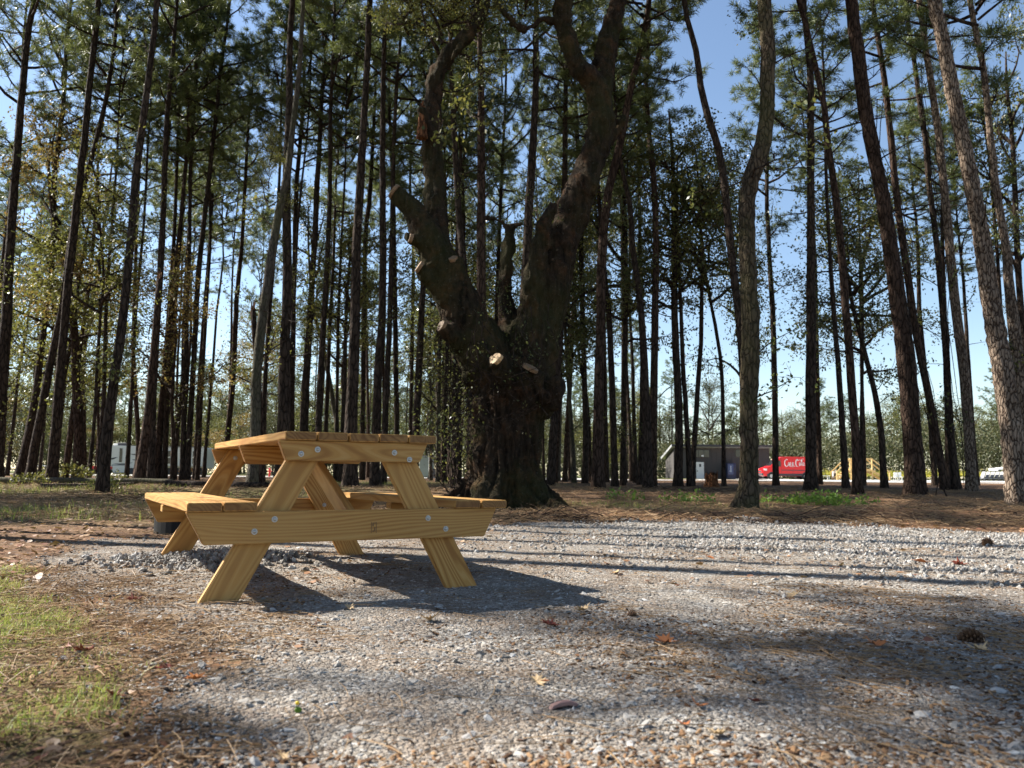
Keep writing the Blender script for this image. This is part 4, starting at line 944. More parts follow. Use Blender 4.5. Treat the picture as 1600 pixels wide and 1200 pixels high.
b.bar((-.38, -.28, hh-.02), (.32, -.28, hh-.02), .007, 5); b.bar((-.38, .28, hh-.02), (.32, .28, hh-.02), .007, 5); b.build('grate', M['black_iron'], ring)

# fallen logs
def log(px0, py0, px1, py1, r0, r1, label, mat, sag=0):
    A_ = atz(px0, py0, .25); 
    D0 = dist_from_base(px0, py0+r0*F/30); D1 = dist_from_base(px1, py1+r1*F/28)
    P0 = atY(px0, py0, D0); P1 = atY(px1, py1, D1); P0.z = gz(P0.x, P0.y)+r0*.8; P1.z = gz(P1.x, P1.y)+r1*.8
    root = thing('fallen_log', (P0+P1)/2, label, 'log'); rr = random.Random(int(px1))
    pts = [P0.lerp(P1, k/8)-root.location+Vector((0, rr.uniform(-.12, .12), rr.uniform(-.03, .03))) for k in range(9)]
    for p in pts:
        q = p+root.location; p.z = gz(q.x, q.y)-root.location.z+r0*.8
    cm = catmull(pts, .3); r = np.interp([c[0] for c in cm], [0, 8], [r0, r1]); V, Fq = tube_arrays([c[1] for c in cm], r, 10, 3, .07)
    a = Acc(); a.add(V, Fq); link('trunk', a.mesh('trunk', [M[mat]]), root)
    b = MB(); d = (pts[0]-pts[1]).normalized(); b.bar(pts[0]-d*.02, pts[0]+d*.01, r0*.97, 10); b.build('log_end', M['cut'], root)
log(-60, 751, 268, 757, .11, .07, 'long grey fallen log across the left forest floor', 'bark_grey')
log(62, 763, 205, 760, .07, .05, 'thin bleached log lying in front of the long grey log', 'bark_plate')
log(262, 762, 420, 768, .09, .06, 'short dark fallen log running behind the left bench', 'bark')

# stump with red rotten heart
D_ = dist_from_base(1112, 761); P0 = atY(1112, 761, D_); P0.z = gz(P0.x, P0.y)
st = thing('tree_stump', P0, 'splintered reddish rotten stump in front of the grey building', 'stump')
a = Acc(); n = 22; V = []; rr = np.random.default_rng(3)
for k, z in enumerate((-.05, .06, .16, .26, .33)):
    for j in range(n):
        an = j*2*math.pi/n; r = (.27, .22, .19, .185, .18)[k]*(1+.12*math.sin(an*4+1)+.06*rr.standard_normal()); zz = z+(0 if k < 3 else .13*rr.random()*(k-2)*.7)
        V.append((math.cos(an)*r, math.sin(an)*r, zz))
for k, (r, z) in enumerate(((.12, .25), (.05, .14))):
    for j in range(n): an = j*2*math.pi/n; V.append((math.cos(an)*r, math.sin(an)*r, z+.06*rr.random()))
i = np.arange(6)[:, None]*n; j = np.arange(n)[None]; Fq = np.stack([i+j, i+(j+1) % n, i+n+(j+1) % n, i+n+j], -1).reshape(-1, 4)
a.add(np.array(V), Fq); link('trunk', a.mesh('trunk', [M['rot']], False), st)
b = MB(); rr = random.Random(3)
for k in range(16): an = k*.41; b.bar((math.cos(an)*.165, math.sin(an)*.165, .18), (math.cos(an)*.18+rr.uniform(-.03, .03), math.sin(an)*.18, .36+rr.random()*.2), .028, 4, .004)
b.build('splinter', M['rot'], st)

# grey building
BY = 98.0
def WX(px, Y=BY): return (px-800)/F*Y*1.0
def at_clear(px, Y): return atY(px, 745, Y).x
bx0, bx1 = at_clear(1053, BY), at_clear(1203, BY); bz = gz(bx0, BY); BH = atY(1120, 700, BY).z-bz; BD = 5.2; BHb = BH-1.15
bld = thing('grey_building', ((bx0+bx1)/2, BY, bz), 'low grey building with a slanted shed roof behind the thin trees', 'building'); W2 = (bx1-bx0)/2
b = MB(); b.prism([(0, -.3), (0, BH), (BD, BHb), (BD, -.3)], 'x', -W2, W2)
b.build('wall', M['grey_siding'], bld)
b = MB()
for k in range(19): b.box(-W2+.3+k*(2*W2-.5)/18, -.012, BH/2-.1, .05, .02, BH-.25)
o = b.build('siding_batten', M['grey_siding'], bld); o['kind'] = 'stuff'
sl_ = math.atan2(BH-BHb, BD); b = MB(); b.prism([(-.8, BH+.16), (-.8, BH+.36), (BD+1.0, BHb+.10), (BD+1.0, BHb-.08)], 'x', -W2-.35, W2+.75)
b.build('roof', M['roof_metal'], bld)
b = MB(); b.box(.2, -.83, BH+.26, 2*W2+1.1, .04, .24); b.build('fascia', M['charcoal'], bld)
b = MB(); b.prism([(-.82, BH+.10), (-.82, BH+.38), (BD+1.02, BHb+.13), (BD+1.02, BHb-.14)], 'x', -W2-.40, -W2-.352); b.build('barge_board', M['roof_metal'], bld)
def bpx(px): return at_clear(px, BY)-(bx0+bx1)/2
def bzz(py, px=1120): return atY(px, py, BY).z-bz
def panel(name, px0, px1, py0, py1, mat, y=-.03, t=.05, par=None):
    x0, x1, z1, z0 = bpx(px0), bpx(px1), bzz(py0, px0), bzz(py1, px0); b = MB(); b.box((x0+x1)/2, y, (z0+z1)/2, x1-x0, t, z1-z0); return b.build(name, M[mat], par or bld)
wd = panel('window', 1083, 1109, 703, 714, 'dark_glass')
for q in (1083, 1091.7, 1100.3, 1109): panel('window_frame', q-.4, q+.4, 703, 714, 'charcoal', -.06, .05, wd)
panel('window', 1150, 1172, 703, 714, 'dark_glass')
dr = panel('door', 1088, 1100, 722, 749, 'white_paint'); panel('door_sign', 1092.6, 1095.6, 725, 729.5, 'charcoal', -.062, .02, dr); panel('door_handle', 1089, 1089.9, 735, 737, 'charcoal', -.08, .06, dr)
panel('wall_lamp', 1096, 1099.5, 711, 713.5, 'white_paint', -.12, .2)
x0 = (at_clear(1135, 97)+at_clear(1151, 97))/2
vm = thing('vending_machine', (x0, 97.3, gz(x0, 97.3)), 'dark blue drinks machine against the wall of the grey building', 'vending machine')
b = MB(); b.box(0, 0, .95, 1.05, .8, 1.9); b.bevel(.03); b.build('cabinet', M['blue_machine'], vm)
b = MB(); b.box(-.1, -.41, 1.15, .62, .03, 1.2); b.build('front_panel', plain('blue_print', (.03, .06, .16), .3, .5), vm)
b = MB(); b.box(-.1, -.435, 1.2, .12, .02, .75, 0).box(-.13, -.44, .95, .3, .02, .08); b.build('picture', plain('pale_print', (.35, .42, .5), .4, .4), vm)
b = MB(); b.box(.36, -.41, 1.2, .14, .03, .35); b.build('coin_panel', M['charcoal'], vm)

# red delivery van
VY = 92.0; vx0 = at_clear(1188, VY); VL = 6.0; van = thing('delivery_van', (vx0+VL/2, VY, gz(vx0+VL/2, VY)+.02), 'red delivery van with white script lettering, parked beyond the thin trees', 'van')
VH = 2.55
prof = [(-3.0, .45), (-3.02, .8), (-2.95, 1.12), (-2.72, 1.27), (-2.15, 1.45), (-1.42, 2.2), (-1.1, 2.42), (-.6, VH-.02), (0, VH), (2.75, VH-.04), (2.93, VH-.25), (2.98, .5), (2.6, .38), (-2.6, .34)]
b = MB(); b.prism(prof, 'y', -1.0, 1.0); b.bevel(.07, 2); b.build('body', M['red_paint'], van, smooth=False)
b = MB(); b.prism([(-2.55, .38), (-2.55, .62), (2.95, .66), (2.95, .40)], 'y', -1.02, 1.02); b.prism([(-.9, .98), (-.9, 1.06), (2.9, 1.06), (2.9, .98)], 'y', -1.02, 1.02); b.build('side_moulding', M['charcoal'], van)
for sy in (-1, 1):
    b = MB(); b.prism([(-1.98, 1.45), (-1.42, 2.02), (-1.0, 2.1), (-.98, 1.42)], 'y', sy*1.0, sy*1.02); b.build('side_window', M['dark_glass'], van)
    for x in (-2.05, 1.75):
        b = MB(); b.bar((0, -.12, 0), (0, .12, 0), .36, 24); wh = b.build('wheel', M['rubber'], van, (x, sy*.92, .36)); b = MB(); b.bar((0, sy*.115, 0), (0, sy*.135, 0), .21, 14); b.build('rim', M['steel'], wh)
        b = MB(); b.bar((x, sy*.86, .40), (x, sy*1.008, .40), .43, 22); b.build('wheel_arch', M['charcoal'], van)
    b = MB(); b.box(-2.72, sy*.93, 1.08, .34, .16, .2); b.build('headlight', M['white_paint'], van)
    b = MB(); b.box(-1.75, sy*1.14, 1.55, .1, .22, .32); b.build('mirror', M['charcoal'], van)
    b = MB(); b.box(-.93, sy*1.004, 1.5, .02, .01, 1.7); b.box(.35, sy*1.004, 1.4, .02, .01, 1.7); b.build('door_seam', M['charcoal'], van)
b = MB(); b.prism([(-2.13, 1.49), (-1.45, 2.2), (-1.40, 2.17), (-2.08, 1.46)], 'y', -.85, .85); b.build('windscreen', M['dark_glass'], van)
b = MB(); b.box(-3.02, 0, .55, .12, 1.9, .3); b.build('bumper', M['charcoal'], van); b = MB(); b.box(-3.01, 0, .88, .05, 1.0, .22); b.build('grille', M['charcoal'], van)
# hand-written style lettering on the side: swash strokes with varying width
def arc(cx, cy, rx, ry, a0, a1, n=12): return [(cx+rx*math.cos(R(a0+(a1-a0)*k/n)), cy+ry*math.sin(R(a0+(a1-a0)*k/n))) for k in range(n+1)]
S = []
S.append((arc(.52, .50, .40, .48, 55, 300, 16)+[(.95, .22), (1.35, .05), (1.9, .0), (2.6, .10)], .085))     # C with long under-swash
S.append((arc(.62, .92, .16, .10, 0, 200, 8), .06))
S.append((arc(1.08, .38, .135, .22, 90, 450, 14), .075)); S.append((arc(1.50, .38, .135, .22, 60, 310, 12), .075)); S.append((arc(1.93, .38, .13, .22, 60, 400, 14), .075)); S.append(([(2.10, .60), (2.07, .30), (2.14, .18), (2.26, .20)], .07))
S.append(([(2.30, .42), (2.48, .44)], .07))
S.append((arc(2.98, .50, .38, .48, 60, 300, 16), .085)); S.append(([(3.15, .95), (3.0, 1.08), (2.70, .98), (3.0, .86), (3.6, .93), (4.25, 1.10), (4.45, .98)], .06))
S.append((arc(3.50, .38, .135, .22, 90, 450, 14), .075)); S.append(([(3.78, .25), (3.90, .60), (4.00, .90), (3.90, .98), (3.84, .70), (3.86, .30), (3.95, .17), (4.08, .22)], .07))
S.append((arc(4.29, .38, .13, .22, 60, 400, 14), .075)); S.append(([(4.46, .60), (4.43, .30), (4.50, .18), (4.66, .24)], .07))
b = MB(); lw = 2.35/4.7; lh = .80
for pts, wd_ in S:
    P_ = [Vector((x*lw-.62, z*lh+1.42)) for x, z in pts]; n = len(P_); up = []; lo = []
    for k in range(n):
        d = (P_[min(n-1, k+1)]-P_[max(0, k-1)]).normalized(); nn = Vector((-d.y, d.x)); ww = wd_*.50*(.55+.75*math.sin(math.pi*k/(n-1)))*(1.0+.4*abs(d.y))
        up.append(P_[k]+nn*ww*.55); lo.append(P_[k]-nn*ww*.55)
    for k in range(n-1):
        q = [b.bm.verts.new((v.x, -1.022, v.y)) for v in (up[k], up[k+1], lo[k+1], lo[k])]; b.bm.faces.new(q)
o = b.build('lettering', M['white_paint'], van)

# camper
CY = 96.0; cx0 = at_clear(148, CY); cx1 = at_clear(322, CY); CL = cx1-cx0; cz = gz(cx0, CY)
cmp_ = thing('camper_trailer', ((cx0+cx1)/2, CY, cz), 'long white fifth-wheel camper with dark stripes behind the left trunks', 'camper'); h2 = CL/2
CHt = atY(200, 696, CY).z-cz
def cx_(px): return at_clear(px, CY)-(cx0+cx1)/2
def cz_(py): return atY(200, py, CY).z-cz
b = MB(); b.prism([(-h2+.1, cz_(727)), (-h2, cz_(722)), (-h2+.15, cz_(708)), (-h2+.55, cz_(700)), (-h2+1.2, CHt), (h2-.1, CHt-.2), (h2, CHt-.3), (h2, .75), (cx_(172), .65), (cx_(171), cz_(727))], 'y', 0, 2.5); b.bevel(.06, 2); b.build('body', M['camper_white'], cmp_)
b = MB(); b.prism([(-h2-.02, cz_(722)), (-h2+.13, cz_(708)), (-h2+.53, cz_(699.5)), (-h2+1.15, CHt+.02), (-h2+1.3, CHt+.02), (-h2+.9, cz_(705)), (-h2+.85, cz_(722))], 'y', -.03, 2.53); b.build('front_cap', M['white_paint'], cmp_)
def cpan(name, px0, px1, py0, py1, mat, y=-.02, t=.04, par=None):
    x0, x1, z1, z0 = cx_(px0), cx_(px1), cz_(py0), cz_(py1); b = MB(); b.box((x0+x1)/2, y, (z0+z1)/2, x1-x0, t, z1-z0); b.bevel(.01); return b.build(name, M[mat], par or cmp_)
cpan('window', 184.5, 189, 700.5, 722, 'dark_glass')
d1 = cpan('storage_door', 173.5, 197, 726, 740, 'camper_grey'); cpan('door_panel', 175, 195.5, 727.5, 738.5, 'camper_white', -.05, .03, d1)
so_ = cpan('slide_out', 243, 320, 699, 728, 'camper_white', -.35, .7)
for q in (246.5, 264, 303):
    for (y0, y1) in ((704, 713), (715, 724)): cpan('window', q, q+(4.5 if q < 300 else 11), y0, y1, 'dark_glass', -.715, .03, so_)
cpan('slide_trim', 243, 320, 697.6, 699, 'camper_grey', -.38, .75)
cpan('underbelly', 198, 321, 729.5, 741, 'charcoal', .3, .5)
for (px, py, L_p, t_) in [(160, 716, 22, .10), (205, 718, 30, .12), (200, 709, 26, .07), (222, 722, 24, .10), (176, 724, 30, .06)]:
    b = MB(); n = 10
    for k in range(n):
        def S_(k): q = k/n; return cx_(px+L_p*q), cz_(py+2.2*math.sin(q*3.0)-2*q), t_*math.sin(math.pi*q)+.01
        a0, a1 = S_(k), S_(k+1); qv = [b.bm.verts.new(v) for v in ((a0[0], -.006, a0[1]-a0[2]), (a1[0], -.006, a1[1]-a1[2]), (a1[0], -.006, a1[1]+a1[2]), (a0[0], -.006, a0[1]+a0[2]))]; b.bm.faces.new(qv)
    b.build('stripe', M['charcoal'], cmp_)
b = MB(); b.box(cx_(182), 1.2, CHt+.18, 1.1, .9, .34); b.bevel(.05); b.build('roof_air_conditioner', M['charcoal'], cmp_)
b = MB(); b.box(cx_(173), 1.0, CHt+.12, .5, .6, .22); b.bevel(.04); b.build('roof_vent', M['white_paint'], cmp_)
for q in (228, 237):
    b = MB(); b.bar((cx_(q), -.1, .38), (cx_(q), .2, .38), .38, 18); b.build('wheel', M['rubber'], cmp_)
for q in (160, 166):
    b = MB(); b.bar((cx_(q), .3 if q == 160 else 2.1, 0), (cx_(q), .3 if q == 160 else 2.1, cz_(727)+.05), .06, 6); b.build('landing_leg', M['steel'], cmp_)

# red quad bike by the camper front
qx = at_clear(158, 90); qb = thing('quad_bike', (qx, 90, gz(qx, 90)), 'small red four-wheeled bike parked before the camper front', 'quad bike')
b = MB(); b.prism([(-1.0, .55), (-1.05, .8), (-.55, .95), (-.25, .82), (.2, .80), (.5, .92), (1.0, .85), (1.05, .6), (.4, .5), (-.4, .5)], 'y', -.42, .42); b.bevel(.05, 2); b.build('body', M['red_paint'], qb)
b = MB(); b.box(.2, 0, .92, .8, .3, .14); b.bevel(.04); b.build('seat', M['charcoal'], qb)
b = MB(); b.bar((-.5, -.35, 1.1), (-.5, .35, 1.1), .02, 6).bar((-.6, 0, .85), (-.5, 0, 1.1), .02, 6); b.build('handlebar', M['charcoal'], qb)
for x in (-.68, .68):
    for s_ in (-1, 1): b = MB(); b.bar((x, s_*.32, .29), (x, s_*.56, .29), .29, 18); b.build('wheel', M['rubber'], qb)

# white topped picnic table far left, and the lumber one by the camper
tx = at_clear(64, 75); t2 = thing('folding_table', (tx, 75, gz(tx, 75)), 'small table with a white top between the left leaning pines', 'table')
b = MB(); b.box(0, 0, .74, 1.2, .75, .05); b.bevel(.01); b.build('tabletop', M['white_paint'], t2)
for s_ in (-1, 1): b = MB(); b.box(0, s_*.65, .43, 1.2, .25, .04); b.build('bench', M['camper_grey'], t2)
for s_ in (-1, 1): b = MB(); b.bar((s_*.45, -.6, 0), (s_*.45, .3, .72), .03, 6).bar((s_*.45, .6, 0), (s_*.45, -.3, .72), .03, 6).bar((s_*.45, -.7, .4), (s_*.45, .7, .4), .025, 6); b.build('leg', M['charcoal'], t2)
def copy_tree(o, parent=None):
    c = o.copy(); col.objects.link(c)
    if parent is not None: c.parent = parent
    for ch in list(o.children): copy_tree(ch, c)
    return c
pt2 = copy_tree(table); px2 = at_clear(307, 92); pt2.location = (px2, 92, gz(px2, 92)); pt2.rotation_euler = (0, 0, 1.3); pt2['label'] = 'tiny distant wooden picnic table standing beside the camper rear'

# shed panel, post and bin seen between table and oak
sx = at_clear(666, 62); o_ = thing('utility_box', (sx, 62, gz(sx, 62)), 'grey-green metal cabinet behind the trunks right of the table top', 'cabinet')
b = MB(); b.box(0, 0, .82, 1.0, .8, 1.6); b.bevel(.02); b.build('cabinet_body', M['shed_green'], o_)
b = MB(); b.box(0, -.41, .82, .86, .02, 1.4); b.build('door', M['shed_green'], o_); b = MB(); b.box(0, 0, 1.64, 1.1, .9, .05); b.build('lid', M['camper_grey'], o_)
sx = at_clear(670.5, 58); o_ = thing('marker_post', (sx, 58, gz(sx, 58)), 'slim white post standing beside the grey-green cabinet', 'post')
b = MB(); b.box(0, 0, .85, .10, .10, 1.75); b.bevel(.01); b.build('post', M['white_paint'], o_); b = MB(); b.box(0, 0, 1.76, .15, .15, .05); b.build('cap', M['white_paint'], o_)
sx = at_clear(679, 58); o_ = thing('rubbish_bin', (sx, 58, gz(sx, 58)), 'black rubbish bin to the right of the slim white post', 'bin')
b = MB(); b.bar((0, 0, 0), (0, 0, .62), .2, 16, .24); b.build('bin_body', M['charcoal'], o_); b = MB(); b.bar((0, 0, .62), (0, 0, .68), .26, 16); b.build('lid', M['black_iron'], o_)
sx = at_clear(421, 58); o_ = thing('hydrant', (sx, 58, gz(sx, 58)), 'small red standpipe seen under the table top', 'standpipe')
b = MB(); b.bar((0, 0, 0), (0, 0, .55), .07, 12).sphere((0, 0, .56), .085).bar((-.14, 0, .42), (.14, 0, .42), .045, 10); b.build('pipe_body', M['red_paint'], o_)

# wooden stairs over the fence
SY = 90.0; sx0 = at_clear(1328, SY); sx1 = at_clear(1362, SY); sz = gz(sx0, SY)
stl = thing('wooden_stairs', ((sx0+sx1)/2, SY, sz), 'raised platform and stairs of new yellow lumber with handrails', 'stairs')
w2 = (sx1-sx0)/2; dh = atY(1345, 733, SY).z-sz; rh = atY(1345, 717, SY).z-sz
b = MB()
for k in range(10): b.box(-w2+(k+.5)*2*w2/10, .6, dh, 2*w2/10-.02, 1.5, .05)
o = b.build('deck_board', M['lumber'], stl); o['kind'] = 'stuff'
b = MB(); b.box(0, -.17, dh-.13, 2*w2, .05, .22).box(0, 1.37, dh-.13, 2*w2, .05, .22); b.build('joist', M['lumber'], stl)
for x in (-w2, -w2*.33, w2*.33, w2):
    for y in (-.2, 1.4): b = MB(); b.box(x, y, rh/2, .12, .12, rh); b.build('post', M['lumber'], stl)
for y in (-.27, 1.33):
    b = MB(); b.box(0, y, rh, 2*w2+.15, .05, .14).box(0, y, (dh+rh)/2, 2*w2, .04, .1); b.build('rail', M['lumber'], stl)
for s_, run in ((1, 1.9), (-1, 1.5)):
    for y in (-.2, 1.3):
        b = MB(); a0 = Vector((s_*w2, y, rh)); a1 = Vector((s_*(w2+run), y, .95)); d = a1-a0
        b.prism([(a0.x, a0.z+.07), (a1.x, a1.z+.07), (a1.x, a1.z-.09), (a0.x, a0.z-.09)], 'y', y-.03, y+.03); b.build('handrail', M['lumber'], stl)
        b = MB(); b.prism([(s_*w2, dh), (s_*(w2+run), .1), (s_*(w2+run), -.15), (s_*w2, dh-.3)], 'y', y+.10, y+.15); b.build('stringer', M['lumber'], stl)
        b = MB(); b.box(s_*(w2+run), y, .5, .11, .11, 1.1); b.build('post', M['lumber'], stl)
    for k in range(5):
        b = MB(); q = (k+.6)/5.4; b.box(s_*(w2+run*q), .55, dh*(1-q)-.02, run/5+.04, 1.45, .05); b.build('tread', M['lumber'], stl)

# black fence, goldenrod, loungers, odds and ends by the pool deck
fx0, fx1, FY = at_clear(1288, 93), at_clear(1720, 93), 99.0
fn = thing('black_fence', (fx0, FY, gz(fx0, FY)), 'thin black metal fence in front of the yellow flowering field', 'fence')
nn = int((fx1-fx0)/2.4)
for k in range(nn+1):
    b = MB(); b.box(k*2.4, 0, .65, .07, .07, 1.35); b.build('post', M['black_iron'], fn)
for z in (.25, 1.22): b = MB(); b.box(nn*1.2, 0, z, nn*2.4, .04, .05); b.build('rail', M['black_iron'], fn)
b = MB()
for k in range(nn*8): b.box(k*.3+.15, .0, .7, .016, .016, 1.0)
o = b.build('picket', M['black_iron'], fn); o['kind'] = 'stuff'
r_ = np.random.default_rng(9); a = Acc(); n = 26000
cx = r_.uniform(at_clear(1270, 104), at_clear(1800, 104), n); cy = r_.uniform(101.5, 112, n); czz = gz(50, 100)+np.abs(r_.normal(0, 1, n))*.28+.25+.55*vnoise(cx, cy, .5, 3)
a.add(*leaves_quads(np.stack([cx, cy, np.minimum(czz, 1.75)], -1), .16, r_, 0, .6)); 
M['goldenrod'] = leaf_mat('goldenrod', [(.42, .36, .03), (.50, .42, .04), (.16, .20, .04), (.34, .33, .05), (.52, .40, .03)], .3)
tag(link('goldenrod', a.mesh('goldenrod', [M['goldenrod']], False)), 'band of yellow flowering goldenrod behind the black fence', kind='stuff')
for k in range(6):
    x = at_clear(1531+k*7.3, 96); o_ = thing('lounge_chair', (x, 96, gz(x, 96)), 'grey deck chair against the black fence, '+['leftmost of the row', 'second in the row', 'third in the row', 'fourth in the row', 'fifth in the row', 'rightmost of the row'][k], 'chair', 'grey deck chairs along the black fence', rz=.25)
    b = MB(); b.prism([(-.32, .25), (-.30, .3), (.25, .36), (.62, 1.12), (.68, 1.08), (.32, .28)], 'y', -.27, .27); b.build('seat', M['camper_grey'], o_)
    for s_ in (-1, 1): b = MB(); b.box(-.28, s_*.26, .2, .05, .04, .42).box(.25, s_*.26, .2, .05, .04, .42).box(0, s_*.28, .5, .62, .05, .03); b.build('leg', M['charcoal'], o_)
x = at_clear(1566, 94); o_ = thing('sun_shade', (x, 94, gz(x, 94)), 'white slanted shade panel on a post at the far right', 'sunshade')
b = MB(); b.prism([(-1.0, 1.25), (-1.0, 1.45), (1.6, 1.75), (1.6, 1.65)], 'y', -.9, .9); b.build('shade_panel', M['white_paint'], o_); b = MB(); b.bar((.6, 0, 0), (.6, 0, 1.6), .04, 8); b.build('post', M['steel'], o_)
x = at_clear(1304, 92); o_ = thing('pump_cabinet', (x, 92, gz(x, 92)), 'white pump cabinet left of the wooden stairs', 'cabinet')
b = MB(); b.box(0, 0, .5, .55, .5, 1.0); b.bevel(.03); b.build('cabinet_body', M['white_paint'], o_); b = MB(); b.box(0, -.26, .62, .3, .02, .35); b.build('display', M['charcoal'], o_); b = MB(); b.box(0, 0, 1.03, .4, .4, .1); b.build('lid', M['camper_grey'], o_)
x = at_clear(1316, 92); o_ = thing('gas_tank', (x, 92, gz(x, 92)), 'rounded white tank between the pump cabinet and the stairs', 'tank')
b = MB(); b.sphere((0, 0, .5), .32, 0, (1.35, 1, 1)); b.build('tank_body', M['white_paint'], o_); b = MB(); b.box(-.2, 0, .1, .06, .4, .3).box(.2, 0, .1, .06, .4, .3); b.build('foot', M['camper_grey'], o_)
x = at_clear(1288, 88); o_ = thing('outdoor_table', (x, 88, gz(x, 88)), 'low white outdoor table left of the pump cabinet', 'table')
b = MB(); b.box(0, 0, .45, 1.0, .6, .05); b.build('tabletop', M['white_paint'], o_)
for sx_ in (-.42, .42):
    for sy_ in (-.24, .24): b = MB(); b.bar((sx_, sy_, 0), (sx_, sy_, .43), .03, 6); b.build('leg', M['white_paint'], o_)
for k, q in enumerate((1401, 1409)):
    x = at_clear(q, 90); o_ = thing('plastic_chair', (x, 90, gz(x, 90)), ['white plastic chair right of the wooden stairs, the left one', 'white plastic chair right of the wooden stairs, the right one'][k], 'chair', rz=.5*k)
    b = MB(); b.box(0, 0, .42, .45, .45, .04).box(0, .22, .68, .45, .04, .5); b.bevel(.01); b.build('seat', M['white_paint'], o_)
    for sx_ in (-.2, .2):
        for sy_ in (-.2, .2): b = MB(); b.bar((sx_*1.1, sy_*1.1, 0), (sx_, sy_, .41), .02, 6); b.build('leg', M['white_paint'], o_)

# ------------------------------------------------------------------ undergrowth and ground cover
def weed(px, py, rx, h, n, label, mat='weed', size=.07):
    D = dist_from_base(px, py); p = atY(px, py, D); p.z = gz(p.x, p.y); r_ = np.random.default_rng(int(px)); root = thing('weed_clump', p, label, 'weed')
    a = Acc(); C = []
    for k in range(n):
        an = r_.uniform(0, 6.28); q = math.sqrt(r_.random()); x = math.cos(an)*q*rx; y = math.sin(an)*q*rx*.6; hh = h*(1-.6*q*q)*r_.uniform(.6, 1.1)
        a.tube([(x, y, -.02), (x*1.1+.02, y*1.1, hh*.6), (x*1.2, y*1.2, hh)], [.005, .004, .002], 3, 0, 1)
        C.append(np.array([x*1.15, y*1.15, hh*.75])+r_.standard_normal((12, 3))*[.07, .07, .06])
    C = np.vstack(C); C[:, 2] = np.maximum(C[:, 2], .02); a.add(*leaves_quads(C, size, r_, .4), 0); link('foliage', a.mesh('foliage', [M[mat]]), root)
weed(1297, 788, .75, .24, 55, 'bright green leafy weed patch in front of the red van side pines')
weed(1246, 782, .35, .15, 16, 'small green weed tuft left of the bright weed patch')
weed(1203, 783, .30, .15, 14, 'small green weeds at the right foot of the near smooth trunk')
weed(1075, 785, .45, .22, 22, 'upright green weeds on the grass left of the near smooth trunk')
weed(975, 782, .35, .28, 12, 'thin upright weed beside the dark pines right of the oak')
weed(104, 752, .8, .8, 46, 'green bush before the log, left of the camper', size=.10, mat='leaf_yellow')
weed(48, 760, .5, .4, 26, 'low green plant behind the bleached log at far left', mat='leaf_yellow')
weed(178, 755, .5, .5, 20, 'low bush at the foot of the ivy-covered leaning pine', mat='leaf_yellow')
weed(160, 772, .3, .5, 26, 'ivy growth around the foot of the leaning ivy pine', 'leaf', .06)
# scrub belt before the far treeline
r_ = np.random.default_rng(21); a = Acc(); n = 230000
cx = r_.uniform(-140, 160, n); cy = r_.uniform(116, 134, n); hh = (3.0+4.6*vnoise(cx, cy*.3, .12, 5)+2.0*vnoise(cx, cy, .5, 6))*(1+.7*(1-ss(-10, 25, cx))+.5*ss(50, 72, cx))
z_ = .2+hh*r_.random(n)**.8
keep = ~((cx > 20) & (cx < 46) & (z_ > 5.5+2*vnoise(cx, cy, .4, 9))); a.add(*leaves_quads(np.stack([cx, cy, z_], -1)[keep], .36, r_, 0, .6))
tag(link('undergrowth', a.mesh('undergrowth', [M['leaf_far']], False)), 'far belt of scrub in front of the treeline beyond the clearing', kind='stuff')

